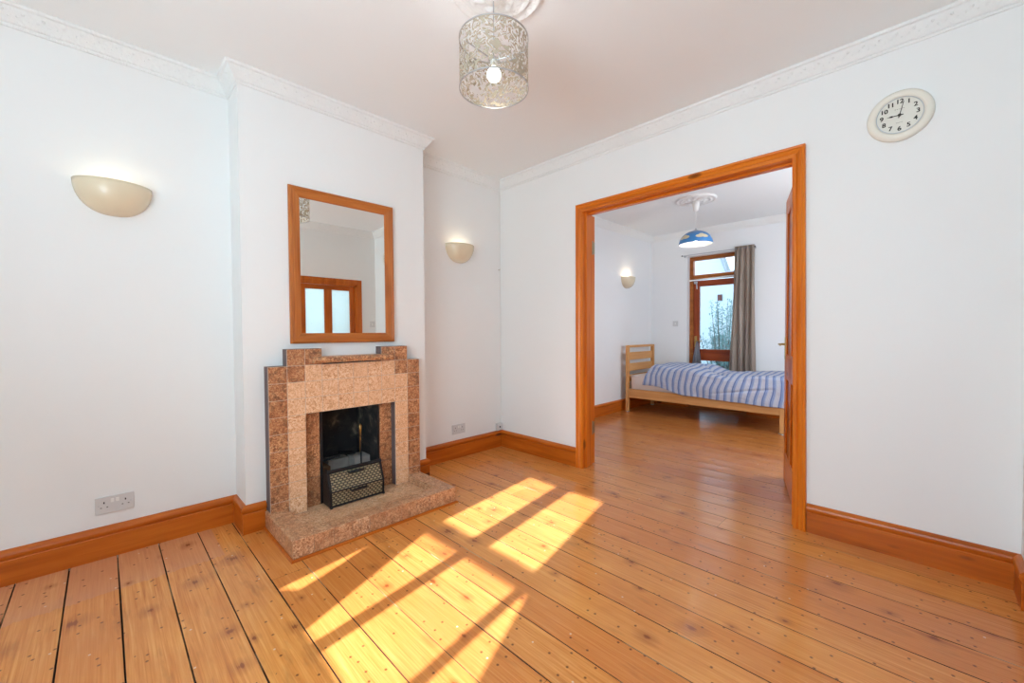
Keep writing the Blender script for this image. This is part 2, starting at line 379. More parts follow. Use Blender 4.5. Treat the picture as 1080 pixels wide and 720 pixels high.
def sweep(bm, path, N, prof, closed=False, pre=None, post=None):
    """profile points (a = offset to the left of travel, b = offset along N), mitred corners"""
    N = Vector(N); P = [Vector(p) for p in path]; n = len(P); rings = []
    for i in range(n):
        a = P[i-1] if (i > 0 or closed) else (Vector(pre) if pre else None)
        b = P[(i+1) % n] if (i < n-1 or closed) else (Vector(post) if post else None)
        t1 = (P[i]-a).normalized() if a is not None else None; t2 = (b-P[i]).normalized() if b is not None else None
        if t1 is None: t1 = t2
        if t2 is None: t2 = t1
        l1, l2 = N.cross(t1), N.cross(t2); m = (l1+l2); m = m/(1+l1.dot(l2)) if 1+l1.dot(l2) > .01 else l1
        rings.append([bm.verts.new(P[i]+m*u+N*w) for u, w in prof])
    k = len(prof)
    for i in range(n if closed else n-1):
        r, q = rings[i], rings[(i+1) % n]
        for j in range(k): bm.faces.new((r[j], r[(j+1) % k], q[(j+1) % k], q[j]))
    if not closed:
        bm.faces.new(rings[0]); bm.faces.new(rings[-1][::-1])
def tube(bm, pts, r, seg=8, caps=True):
    P = [Vector(p) for p in pts]; rings = []
    for i, p in enumerate(P):
        t = (P[min(i+1, len(P)-1)]-P[max(i-1, 0)]).normalized()
        a = t.orthogonal().normalized() if abs(t.z) > .9 else t.cross(Vector((0, 0, 1))).normalized()
        if abs(t.z) > .9: a = Vector((1, 0, 0)) - t*t.x; a.normalize()
        b = t.cross(a); rr = r[i] if isinstance(r, (list, tuple)) else r
        rings.append([bm.verts.new(p+a*math.cos(2*PI*k/seg)*rr+b*math.sin(2*PI*k/seg)*rr) for k in range(seg)])
    for i in range(len(P)-1):
        for k in range(seg): bm.faces.new((rings[i][k], rings[i][(k+1) % seg], rings[i+1][(k+1) % seg], rings[i+1][k]))
    if caps: bm.faces.new(rings[0][::-1]); bm.faces.new(rings[-1])
def lathe(bm, c, prof, seg=40, axis='z', close=False):
    """prof: (r, h) points; closed section if close"""
    rings = []
    for r, h in prof:
        ring = []
        for k in range(seg):
            a = 2*PI*k/seg; x, y = r*math.cos(a), r*math.sin(a)
            v = {'z': (x, y, h), 'y': (x, h, y), 'x': (h, x, y)}[axis]; ring.append(bm.verts.new(Vector(c)+Vector(v)))
        rings.append(ring)
    n = len(prof)
    for i in range(n if close else n-1):
        a, b = rings[i], rings[(i+1) % n]
        for k in range(seg): bm.faces.new((a[k], a[(k+1) % seg], b[(k+1) % seg], b[k]))
    if not close:
        if prof[0][0] > 1e-5: bm.faces.new(rings[0][::-1])
        if prof[-1][0] > 1e-5: bm.faces.new(rings[-1])
    bmesh.ops.remove_doubles(bm, verts=bm.verts, dist=1e-6)
def prism(bm, pts, ax, a0, a1):
    """extrude a 2D polygon; ax='x': pts are (y,z); 'y': (x,z); 'z': (x,y)"""
    f = {'x': lambda p, q: (q, p[0], p[1]), 'y': lambda p, q: (p[0], q, p[1]), 'z': lambda p, q: (p[0], p[1], q)}[ax]
    a = [bm.verts.new(f(p, a0)) for p in pts]; b = [bm.verts.new(f(p, a1)) for p in pts]; n = len(pts)
    bm.faces.new(a); bm.faces.new(b[::-1])
    for i in range(n): bm.faces.new((a[i], b[i], b[(i+1) % n], a[(i+1) % n]))
def dup(root, loc, rotz=0, label=None, group=None):
    r = root.copy(); COL.objects.link(r); r.location = loc; r.rotation_euler = (0, 0, rotz)
    if label: r['label'] = label
    if group: r['group'] = group
    for ch in list(root.children):
        c = ch.copy(); COL.objects.link(c); c.parent = r
        for g in ch.children:
            d = g.copy(); COL.objects.link(d); d.parent = c
    return r

# ------------------------------------------------------------------ room dimensions
XL, XL2, XB = -2.96, -3.0, -2.73; BY0, BY1 = .56, 1.768; YB = 2.835; YP = 2.958; XR = .32; YF = -1.6
ZC = 2.636; XBL = -3.08; YE = 6.24; FY0, FY1 = .965, 1.372
# floor: separate boards with real gaps
ys = [-1.66, -1.49, -1.32, -1.15, -.98, -.81, -.645, -.48, -.31, -.14, .03, .192, .363, .53, .689, .85, 1.015, 1.18, 1.34, 1.52, 1.685, 1.85, 2.018, 2.19, 2.355]
while ys[-1] < 6.3: ys.append(ys[-1]+random.choice((.164, .168, .172)))
fb = bmesh.new(); uvl = fb.loops.layers.uv.new('board'); rl = fb.faces.layers.float.new('rnd')
for i in range(len(ys)-1):
    y0, y1 = ys[i], ys[i+1]; xs = [-3.15, .42]
    if i % 3 == 1: xs.insert(1, random.uniform(-2.2, -.2))
    if abs(y0-1.52) < .01: xs = [-3.15, .10, .42]
    if abs(y0-.85) < .01: xs = [-3.15, -.86, .42]
    for j in range(len(xs)-1):
        rv = random.random(); ga = random.choice((.0004, .0008, .0013, .0018))
        if y1 < .72: ga = random.choice((.0012, .0016, .0022))
        n_ = 14; bv = .0009
        x0, x1 = xs[j]+.0006, xs[j+1]-.0006
        for q in range(n_):
            a0, a1 = x0+(x1-x0)*q/n_, x0+(x1-x0)*(q+1)/n_
            def wg(x, s): return ga+.0010*noise.noise(Vector((x*2.3, i*3.1+s, 0)))
            sec = lambda x: [(y0+wg(x, 0), -.02), (y0+wg(x, 0), -bv), (y0+wg(x, 0)+bv, 0), (y1-wg(x, 5)-bv, 0), (y1-wg(x, 5), -bv), (y1-wg(x, 5), -.02)]
            A = [fb.verts.new((a0, p, z)) for p, z in sec(a0)]; C_ = [fb.verts.new((a1, p, z)) for p, z in sec(a1)]
            for k in range(5):
                f = fb.faces.new((A[k], C_[k], C_[k+1], A[k+1])); f[rl] = rv; f.material_index = 0 if k == 2 else 1
                for lp in f.loops:
                    co = lp.vert.co; lp[uvl].uv = (co.x, i+(co.y-y0)/(y1-y0))
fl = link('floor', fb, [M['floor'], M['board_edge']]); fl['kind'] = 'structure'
struct('floor_substructure', B(-3.2, .5, -1.7, 6.4, -.12, -.02), M['sub'])

# walls
bm = bmesh.new()
box(bm, XL-.25, XL, YF-.15, BY0, -.02, 5.2)
box(bm, XL2-.21, XL2, BY1, YB, -.02, 5.2)
box(bm, XL-.25, XB, BY0, FY0, -.02, ZC+.05); box(bm, XL-.25, XB, FY1, BY1, -.02, ZC+.05); box(bm, XL-.25, XB, FY0, FY1, .66, ZC+.05)
box(bm, XL-.25, XL-.12, FY0, FY1, -.02, .66)
struct('wall_left', bm, M['wall'])
DX0, DX1, DZ = -1.995, -.518, 2.136
bm = bmesh.new()
box(bm, XL2-.05, DX0-.03, YB, YP, -.02, ZC+.05); box(bm, DX1+.03, XR+.1, YB, YP, -.02, ZC+.05); box(bm, DX0-.03, DX1+.03, YB, YP, DZ+.03, ZC+.05)
struct('wall_back', bm, M['wall'])
# right wall with hall doorway
HY0, HY1, HZ = 1.03, 2.56, 1.858
bm = bmesh.new()
box(bm, XR, XR+.12, YF-.15, HY0, -.02, ZC+.05); box(bm, XR, XR+.12, HY1, YB+.2, -.02, ZC+.05); box(bm, XR, XR+.12, HY0, HY1, HZ, ZC+.05)
box(bm, XR, XR+.12, YB+.2, YE+.1, -.02, ZC+.05)
struct('wall_right', bm, M['wall'])
# hall beyond the glazed door
bm = bmesh.new(); box(bm, 1.3, 1.38, .9, 2.9, -.02, 2.7); box(bm, XR+.12, 1.38, .82, .9, -.02, 2.7); box(bm, XR+.12, 1.38, 2.9, 2.98, -.02, 2.7); box(bm, XR+.12, 1.38, .82, 2.98, 2.7, 2.78); box(bm, XR+.12, 1.38, .82, 2.98, -.1, -.02)
struct('wall_hall', bm, M['wall'])
area('hall_light', (1.2, 1.9, 1.6), (-1, 0, -.1), 1.2, 1.2, 20, (.86, .95, 1))
# front wall: window opening
WX0, WX1, WZ0, WZ1 = -1.70, -.30, 1.10, 2.26
bm = bmesh.new()
box(bm, XL-.25, WX0, YF-.15, YF, -.02, 7.6); box(bm, WX1, XR+.12, YF-.15, YF, -.02, 7.6); box(bm, WX0, WX1, YF-.15, YF, -.02, WZ0); box(bm, WX0, WX1, YF-.15, YF, WZ1, 7.6)
struct('wall_front', bm, M['wall'])
# ceiling over both rooms
struct('ceiling', B(-3.4, .5, YF-.1, YE+.3, ZC, ZC+.15), M['ceil'])
# bedroom walls
struct('wall_bedroom_left', B(XBL-.2, XBL, YP-.02, YE+.1, -.02, ZC+.05), M['bwall'])
GX0, GX1, GZ = -2.512, -1.688, 2.260
bm = bmesh.new()
box(bm, XBL-.2, GX0, YE, YE+.24, -.02, 4.4); box(bm, GX1, XR+.12, YE, YE+.24, -.02, 4.4); box(bm, GX0, GX1, YE, YE+.24, GZ, 4.4)
struct('wall_bedroom_back', bm, M['bwall'])

# cornice (trim) and skirting
CP = [(0, 2.548), (.008, 2.548), (.012, 2.556), (.010, 2.562), (.018, 2.566), (.03, 2.585), (.048, 2.612), (.052, 2.620), (.062, 2.622), (.066, 2.628), (.066, 2.640), (0, 2.640)]
CP = [(-a, b) for a, b in CP]
def zpath(p): return [(x, y, 0) for x, y in p]
loop = [(XL, YF), (XL, BY0), (XB, BY0), (XB, BY1), (XL2, BY1), (XL2, YB), (XR, YB), (XR, YF)]
bm = bmesh.new(); sweep(bm, zpath(loop), (0, 0, 1), CP, closed=True); struct('trim_1', bm, M['relief'])
# raised running scroll on the cornice
def relief_run(bm, p0, p1, inward, n_per=.062):
    p0, p1 = Vector(p0), Vector(p1); L_ = (p1-p0).length; t = (p1-p0)/L_; k = int(L_/n_per)
    for i in range(k):
        c = p0+t*(i+.5)*n_per
        for dt, up, rr in ((-.018, .0, .010), (.0, .012, .013), (.018, -.004, .009), (.006, -.016, .007)):
            g = bmesh.ops.create_icosphere(bm, subdivisions=1, radius=rr)
            o_ = c + t*dt + inward*(.032+up*.7) + Vector((0, 0, 2.592+up))
            for v in g['verts']: v.co = o_ + Vector((v.co.x, v.co.y, v.co.z))*.6
bm = bmesh.new()
runs = [((XL, YF+.1), (XL, BY0-.08), (1, 0)), ((XB, BY0+.02), (XB, BY1), (1, 0)), ((XL2, BY1+.07), (XL2, YB-.06), (1, 0)), ((XL2+.07, YB), (XR-.06, YB), (0, -1)), ((XR, YB-.07), (XR, .2), (-1, 0)), ((XL+.03, BY0), (XB+.03, BY0), (0, -1))]
for a, b, n_ in runs: relief_run(bm, (*a, 0), (*b, 0), Vector((*n_, 0)))
struct('trim_2', bm, M['relief'], True)
bl = [(XBL, YP), (XBL, YE), (XR, YE), (XR, YP)]
bm = bmesh.new(); sweep(bm, zpath(bl), (0, 0, 1), CP, closed=True); struct('trim_3', bm, M['relief'])

SP = [(0, 0), (-.020, 0), (-.020, .112), (-.017, .116), (-.021, .121), (-.026, .130), (-.027, .140), (-.024, .150), (-.016, .158), (-.008, .162), (0, .162)]
def skirt(name, path, ax, pre=None, post=None):
    bm = bmesh.new(); pp = lambda p: (p[0], p[1], 0) if p else None
    sweep(bm, zpath(path), (0, 0, 1), SP, pre=pp(pre), post=pp(post)); return struct(name, bm, M['skirt_'+ax])
skirt('baseboard_left', [(XL, YF+.05), (XL, BY0)], 'y', post=(XB, BY0))
skirt('baseboard_chimney_side', [(XL, BY0), (XB, BY0)], 'x', pre=(XL, YF), post=(XB, BY1))
skirt('baseboard_chimney_left', [(XB, BY0), (XB, .660)], 'y', pre=(XL, BY0))
skirt('baseboard_chimney_right', [(XB, 1.675), (XB, BY1), (XL2, BY1)], 'y', post=(XL2, YB))
skirt('baseboard_alcove', [(XL2, BY1), (XL2, YB)], 'y', pre=(XB, BY1), post=(-2.06, YB))
skirt('baseboard_back_left', [(XL2, YB), (-2.058, YB)], 'x', pre=(XL2, BY1))
skirt('baseboard_back_right', [(-.453, YB), (XR, YB)], 'x', post=(XR, HY1))
skirt('baseboard_right', [(XR, YB), (XR, HY1+.075)], 'y', pre=(-.4, YB))
skirt('baseboard_right_front', [(XR, HY0-.075), (XR, YF)], 'y')
skirt('baseboard_bedroom_left', [(XBL, YP), (XBL, YE)], 'y', post=(GX0, YE))
skirt('baseboard_bedroom_back', [(XBL, YE), (GX0, YE)], 'x', pre=(XBL, YP))
skirt('baseboard_bedroom_back_right', [(GX1, YE), (XR, YE)], 'x')

# ------------------------------------------------------------------ doorway between the rooms
AP = [(0, 0), (0, .012), (-.004, .016), (-.020, .017), (-.024, .012), (-.030, .016), (-.040, .022), (-.046, .020), (-.050, .026), (-.060, .028), (-.064, .024), (-.064, 0)]
ao = [(DX0+.0, YB, 0), (DX0+.0, YB, DZ), (DX1, YB, DZ), (DX1, YB, 0)]
def arch3(name, x0, x1, z1, y, N, mats, prof=AP, lean=.024):
    # three mitred lengths; N points into the room (-y)
    L_ = [((x0, y, 0), (x0, y, z1), None, (x1-lean, y, z1)), ((x0, y, z1), (x1-lean, y, z1), (x0, y, 0), (x1, y, 0)), ((x1-lean, y, z1), (x1, y, 0), (x0, y, z1), None)]
    for k, (a, b, pre, post) in enumerate(L_):
        bm = bmesh.new(); sweep(bm, [a, b], N, prof, pre=pre, post=post); o = link(name[k], bm, mats[k])
        o['kind'] = 'structure'
# N x t must point outward; N=(0,-1,0), t=(0,0,1): N×t = (-1,0,0): left of opening = outward, so 'a' positive is outward
APo = [(-a, b) for a, b in AP]
arch3(('trim_4', 'trim_5', 'trim_6'), DX0, DX1, DZ, YB, (0, -1, 0), (M['arch_z'], M['arch_x'], M['arch_z']), APo)
# lining (jambs) with a rebate stop
for nm, x0, x1, xs0, xs1 in (('trim_7', DX0-.03, DX0, DX0, DX0+.014), ('trim_8', DX1, DX1+.03, DX1-.014, DX1)):
    bm = bmesh.new(); box(bm, x0, x1, YB, YP+.002, 0, DZ+.03, .002); box(bm, xs0, xs1, YB+.022, YB+.055, 0, DZ, .003); struct(nm, bm, M['arch_z'])
bm = bmesh.new(); box(bm, DX0, DX1, YB, YP+.004, DZ, DZ+.03, .002); box(bm, DX0, DX1, YB+.045, YB+.09, DZ-.014, DZ, .002); struct('trim_9', bm, M['arch_x'])

# folding door leaves, opened into the bedroom
def leaf(name, w, hinge, ang, side):
    """built flat along +x from the hinge at origin, then turned"""
    t = .040; root = D.objects.new(name, None); COL.objects.link(root); root['kind'] = 'structure'; root['_w'] = (0, 0, 0)
    st, zt = .105, 2.130
    bm = bmesh.new()
    for x0, x1 in ((0, st), (w-st, w)): box(bm, x0, x1, -t/2, t/2, .008, zt, .002)
    link('stile', bm, M['arch_z'], root)
    bm = bmesh.new()
    for z0, z1 in ((.008, .22), (.80, .96), (zt-.11, zt)): box(bm, st, w-st, -t/2+.001, t/2-.001, z0, z1, .002)
    box(bm, w/2-.045, w/2+.045, -t/2+.001, t/2-.001, .22, zt-.11)
    link('rail', bm, M['arch_x'], root)
    bm = bmesh.new()
    for z0, z1 in ((.22, .80), (.96, zt-.11)):
        for x0, x1 in ((st, w/2-.045), (w/2+.045, w-st)):
            box(bm, x0, x1, -.007, .007, z0, z1)
            for s in (-1, 1): box(bm, x0+.035, x1-.035, -.011, .011, z0+.035, z1-.035, .004)
            for s in (-1, 1):
                pth = [(x0, s*.012, z0), (x1, s*.012, z0), (x1, s*.012, z1), (x0, s*.012, z1)]
                sweep(bm, pth, (0, -1, 0), [(0, -.006), (0, .006), (.006, .004), (.013, -.004), (.013, -.006)], closed=True)
    link('panel', bm, M['arch_z'], root)
    for z in (.32, 1.86):
        bm = bmesh.new(); tube(bm, [(-.004, side*t/2, z-.05), (-.004, side*t/2, z+.05)], .007, 10)
        tube(bm, [(-.004, side*t/2, z-.058), (-.004, side*t/2, z-.05)], .005, 8); tube(bm, [(-.004, side*t/2, z+.05), (-.004, side*t/2, z+.058)], .005, 8)
        box(bm, .0, .022, side*(t/2-.0005), side*(t/2+.0025), z-.05, z+.05) if side > 0 else box(bm, .0, .022, -t/2-.0025, -t/2+.0005, z-.05, z+.05)
        box(bm, -.0022, .0002, -t/2+.004, t/2-.004, z-.05, z+.05)
        link('hinge', bm, M['hinge'], root)
    root.location = hinge; root.rotation_euler = (0, 0, ang); return root
dl = leaf('door_1', .745, (DX0-.004, YP+.027, 0), PI, 1)
dr = leaf('door_2', .745, (DX1-.006, 3.01, 0), math.radians(106), -1)
# lock furniture and old mortise slots on the right leaf
bm = bmesh.new()
for z in (.93, .99): box(bm, .022, .031, .0195, .0208, z-.022, z+.022)
link('mortise_slot', bm, M['dark'], dr)
for s in (1, -1):
    bm = bmesh.new(); box(bm, .745-.075, .745-.035, s*.020, s*.024, .93, 1.10, .001) if s > 0 else box(bm, .745-.075, .745-.035, -.024, -.020, .93, 1.10, .001)
    hp = link('handle_plate', bm, M['brass'], dr)
    bm = bmesh.new(); x = .745-.055; tube(bm, [(x, s*.022, 1.045), (x, s*.055, 1.045), (x-.012, s*.062, 1.045), (x-.095, s*.060, 1.041)], [.009, .008, .008, .006], 10)
    hd = link('handle', bm, M['brass'], hp)

# ------------------------------------------------------------------ hall door seen in the mirror
bm = bmesh.new()
sweep(bm, [(XR, HY1, 0), (XR, HY1, HZ), (XR, HY0, HZ), (XR, HY0, 0)], (-1, 0, 0), [(a, b*.35) for a, b in APo])
struct('trim_10', bm, M['skirt_z'])
bm = bmesh.new(); box(bm, XR, XR+.12, HY0-.001, HY0+.03, 0, HZ); box(bm, XR, XR+.12, HY1-.03, HY1+.001, 0, HZ); box(bm, XR, XR+.12, HY0, HY1, HZ-.03, HZ+.001); struct('trim_11', bm, M['skirt_z'])
def hall_leaf(name, y0, y1, x):
    root = D.objects.new(name, None); COL.objects.link(root); root['kind'] = 'structure'; root['_w'] = (0, 0, 0)
    bm = bmesh.new(); z1 = HZ-.032; ym = (y0+y1)/2
    for a, b in ((y0, y0+.07), (y1-.065, y1)): box(bm, x, x+.04, a, b, .008, z1, .002)
    box(bm, x+.001, x+.039, ym-.05, ym+.05, .2, z1-.05)
    link('stile', bm, M['skirt_z'], root)
    bm = bmesh.new()
    for a, b in ((.008, .22), (.78, .92), (z1-.06, z1)): box(bm, x+.001, x+.039, y0+.07, y1-.065, a, b, .002)
    link('rail', bm, M['skirt_y'], root)
    for a, b in ((y0+.07, ym-.05), (ym+.05, y1-.065)):
        link('frosted_pane', B(x+.016, x+.022, a, b, .92, z1-.06), M['frost'], root)
        link('lower_panel', B(x+.012, x+.028, a, b, .22, .78), M['skirt_z'], root)
    return root
hall_leaf('door_3', 1.065, 1.793, XR+.03); hall_leaf('door_4', 1.80, 2.528, XR+.03)


# ------------------------------------------------------------------ front sash window behind the camera (shapes the sun patch)
Y0, Y1 = YF-.02, YF+.015
bm = bmesh.new()
box(bm, WX0, -1.615, Y0, Y1, 1.50, WZ1); box(bm, WX0, WX1, Y0, Y1, 2.185, WZ1); box(bm, WX0, WX1, Y0, Y1, 1.592, 1.668)
box(bm, -1.270, -1.140, Y0, Y1, 1.6, 2.2); box(bm, -1.240, -1.173, Y0, Y1, WZ0, 1.6); box(bm, -.812, -.760, Y0, Y1, WZ0, 2.2)
box(bm, WX0, -1.685, Y0, Y1, WZ0, WZ1); box(bm, -.34, WX1, Y0, Y1, WZ0, WZ1); box(bm, WX0, WX1, Y0, Y1, WZ0, WZ0+.065)
w1 = struct('window_1', bm, M['white'])
link('pane', B(WX0, WX1, YF-.005, YF-.001, WZ0+.02, WZ1-.02), M['glass'], w1)
for nm, pts, lb in (('sun_patch_panel', [(-1.560, WZ1+.05), (-1.545, 2.18), (-1.565, 1.68), (-1.560, 1.60), (-1.345, 1.17), (-1.20, .90), (-1.18, .5), (-1.75, .5), (-1.72, 1.14), (-1.605, 1.19), (-1.64, 1.30), (-1.69, 1.41), (-1.64, WZ1+.05)], 'unseen panel added to shape the left edge of the sun patch'),
                    ('sun_patch_panel', [(-.20, WZ1+.05), (-.885, WZ1+.05), (-.880, 2.19), (-.815, 1.68), (-.758, 1.60), (-.636, 1.34), (-.47, 1.0), (-.40, .5), (-.20, .5)], 'unseen panel added to shape the right edge of the sun patch')):
    bm = bmesh.new(); prism(bm, pts, 'y', YF+.025, YF+.04); o = link(nm, bm, M['curtain']); tag(o, lb, 'curtain')  # unseen cut-out slabs, added to clip the sun into its patch outline

# ------------------------------------------------------------------ fireplace
fp = thing('fireplace', 'stepped tiled fireplace surround with peach and brown mottled tiles and raised hearth', 'fireplace', (XB, 1.163, 0))
XF = -2.648; T = .0995; Yc = 1.1645
e = [.665, .765, .865, .965, 1.364, 1.464, 1.564, 1.664]     # step edges
def tiles(cells, mat, name, x, parent=None, gap=.0013):
    """front-facing tiles: (y0,y1,z0,z1)"""
    bm = bmesh.new(); rl = bm.faces.layers.float.new('rnd')
    for (y0, y1, z0, z1) in cells:
        n0 = set(bm.faces); box(bm, x-.010, x, y0+gap, y1-gap, z0+gap, z1-gap, .0014); r = random.random()
        for f in set(bm.faces)-n0: f[rl] = r
    return link(name, bm, mat, parent or fp)
def grid(y0, y1, z0, z1, h=T):
    out = []; ny = max(1, round((y1-y0)/T)); z = z1
    while z-z0 > .02:
        za = max(z0, z-h)
        for k in range(ny): out.append((y0+(y1-y0)*k/ny, y0+(y1-y0)*(k+1)/ny, za, z))
        z = za
    return out
# grey cement body with the stepped outline and the fire opening
body = [(e[0], .0), (e[0], .952), (e[1], .952), (e[1], 1.051), (e[3], 1.051), (e[3], .953), (e[4], .953), (e[4], 1.051), (e[6], 1.051), (e[6], .952), (e[7], .952), (e[7], 0), (e[5], 0), (e[5], .655), (e[2], .655), (e[2], 0)]
bm = bmesh.new(); prism(bm, body, 'x', XB, XF-.006); link('surround_body', bm, M['grey_side'], fp)
bm = bmesh.new(); prism(bm, [(a, min(b, 1.05)) for a, b in body], 'x', XF-.009, XF-.0022); link('grout', bm, M['grout'], fp)
tiles(grid(e[0], e[1], .02, .952)+[(e[1], e[2], .853, .952), (e[1], e[2], .952, 1.051), (e[2], e[3], .952, 1.051)], M['tile_d'], 'brown_pillar', XF)
tiles(grid(e[6], e[7], .02, .952)+[(e[5], e[6], .853, .952), (e[5], e[6], .952, 1.051), (e[4], e[5], .952, 1.051)], M['tile_d'], 'brown_pillar', XF)
light = grid(e[1], e[2], .02, .853) + grid(e[5], e[6], .02, .853) + grid(e[2], e[5], .655, .952)
tiles(light, M['tile_l'], 'peach_tiles', XF)
# recessed slips beside the opening
XS = -2.705
for a, b in ((e[2], FY0), (FY1, e[5])):
    link('slip_backing', B(XB, XS-.004, a, b, .0, .655), M['grey_side'], fp); tiles(grid(a, b, .02, .655, .21), M['tile_d'], 'inner_slip', XS)
# mantel ledge, bull-nosed
bm = bmesh.new(); pr = [(XB, .962), (XF+.03, .962), (XF+.044, .967), (XF+.049, .980), (XF+.044, .994), (XF+.03, 1.000), (XB, 1.000)]
prism(bm, pr, 'y', .905, 1.424); rl = bm.faces.layers.float.new('rnd')
o = link('mantel_shelf', bm, M['tile_d'], fp)
# hearth: floor slab, raised rim in tiles, wooden edging
HX = -2.212; HA, HB = .652, 1.664
bm = bmesh.new(); box(bm, XB, HX-.010, HA+.004, HB-.004, 0, .050); box(bm, XB, HX-.010, HA+.004, HA+.098, .0, .096); box(bm, XB, HX-.010, HB-.098, HB-.004, .0, .096); box(bm, HX-.10, HX-.010, HA+.004, HB-.004, 0, .096)
link('hearth_body', bm, M['grout'], fp)
bm = bmesh.new(); rl = bm.faces.layers.float.new('rnd')
def tb(*a):
    n0 = set(bm.faces); box(bm, *a, .002); r = random.random()
    for f in set(bm.faces)-n0: f[rl] = r
g = .0008; nT = 10; w = (HB-HA)/nT
for k in range(nT):
    y0, y1 = HA+w*k+g, HA+w*(k+1)-g
    tb(HX-.011, HX, y0, y1, .012, .105)                     # front face
    tb(HX-.105, HX-.0115, y0, y1, .094, .1045)              # rim top
for k in range(4):
    x0 = XB+.002+(HX-.105-XB)*k/4+g; x1 = XB+.002+(HX-.105-XB)*(k+1)/4-g
    for y0, y1 in ((HA, HA+.102), (HB-.102, HB)): tb(x0, x1, y0, y1, .094, .1045)
    tb(x0, x1, HB-.102, HB-.0985, .052, .0935)
for k in range(5):
    x0 = XB+.002+(HX-XB-.012)*k/5+g; x1 = XB+.002+(HX-XB-.012)*(k+1)/5-g
    tb(x0, x1, HA, HA+.006, .012, .0935); tb(x0, x1, HB-.006, HB, .012, .0935)
link('hearth_rim', bm, M['tile_h'], fp)
bm = bmesh.new(); rl = bm.faces.layers.float.new('rnd')
for j in range(8):
    for k in range(4):
        x0 = XS-.0+(HX-.106-XS)*k/4+g; x1 = XS+(HX-.106-XS)*(k+1)/4-g
        y0 = HA+.104+(HB-HA-.208)*j/8+g; y1 = HA+.104+(HB-HA-.208)*(j+1)/8-g; tb(x0, x1, y0, y1, .046, .056)
link('hearth_floor', bm, M['tile_i'], fp)
bm = bmesh.new(); sweep(bm, [(XB+.02, HA, 0), (HX, HA, 0), (HX, HB, 0), (XB+.02, HB, 0)], (0, 0, 1), [(0, 0), (-.012, 0), (-.011, .006), (-.006, .011), (0, .012)])
link('wooden_edging', bm, M['skirt_y'], fp)
# cast-iron firebox lining
bm = bmesh.new(); x0, x1 = XL-.115, XS-.012
prism(bm, [(FY0+.001, .02), (FY0+.001, .659), (FY1-.001, .659), (FY1-.001, .02)], 'x', x0, x0+.01)
box(bm, x0, x1, FY0+.001, FY0+.010, .02, .659); box(bm, x0, x1, FY1-.010, FY1-.001, .02, .659); box(bm, x0, x1, FY0, FY1, .649, .659); box(bm, x0, x1, FY0, FY1, .0, .05)
link('firebox', bm, M['soot'], fp)
bm = bmesh.new()
for y in (FY0+.004, FY1-.016): box(bm, XS-.012, XS+.002, y, y+.012, .056, .652, .002)
box(bm, XS-.012, XS+.002, FY0+.004, FY1-.004, .642, .654, .002)
link('firebox_frame', bm, M['iron'], fp)
bm = bmesh.new(); box(bm, -2.96, -2.83, 1.245, 1.36, .05, .262, .006, 2); box(bm, -3.03, -2.93, 1.10, 1.245, .05, .25, .006, 2); link('fireclay_block', bm, M['fireclay'], fp)
bm = bmesh.new(); box(bm, -3.03, -2.86, .98, 1.09, .05, .235, .006, 2); link('fireclay_block', bm, M['tanclay'], fp)

# brass woven fire front standing on the hearth
ff = thing('fire_basket', 'low blackened fire front with woven brass panels standing in the fireplace opening', 'fire screen', (-2.63, 1.155, .056))
YA, YZ = .972, 1.335; zb = .0565
prf = [(-2.574, zb+.004), (-2.572, .155), (-2.612, .262), (-2.632, .280), (-2.660, .282), (-2.690, .262), (-2.690, zb+.004)]
for (a, b) in ((YA, YA+.016), (YZ-.016, YZ)):
    bm = bmesh.new(); prism(bm, [(x, z) for x, z in prf], 'y', a, b); bmesh.ops.bevel(bm, geom=list(bm.edges), offset=.003, segments=2, affect='EDGES'); link('side_plate', bm, M['iron'], ff)
    bm = bmesh.new(); box(bm, -2.585, -2.565, a, b, .0562, .066, .002); link('foot', bm, M['iron'], ff)
bm = bmesh.new(); prism(bm, [(-2.577, zb+.012), (-2.575, .150), (-2.583, .150), (-2.585, zb+.012)], 'y', YA+.014, YZ-.014); link('lower_panel', bm, M['weave'], ff)
bm = bmesh.new(); prism(bm, [(-2.577, .160), (-2.614, .258), (-2.622, .258), (-2.585, .160)], 'y', YA+.014, YZ-.014); link('upper_panel', bm, M['weave'], ff)
bm = bmesh.new(); tube(bm, [(-2.622, YA, .272), (-2.622, YZ, .272)], .0115, 10); tube(bm, [(-2.576, YA, .155), (-2.576, YZ, .155)], .005, 8); tube(bm, [(-2.578, YA, .064), (-2.578, YZ, .064)], .006, 8)
link('rail', bm, M['iron'], ff)
for (x, z, dx, dz) in ((-2.606, .246, .010, .004), (-2.570, .142, .012, .0)):
    bm = bmesh.new(); yc = 1.155; tube(bm, [(x-.008, yc-.052, z), (x+dx, yc-.048, z+dz), (x+dx+.003, yc, z+dz+.003), (x+dx, yc+.048, z+dz), (x-.008, yc+.052, z)], [.006, .0065, .0085, .0065, .006], 8); link('handle', bm, M['iron'], ff)
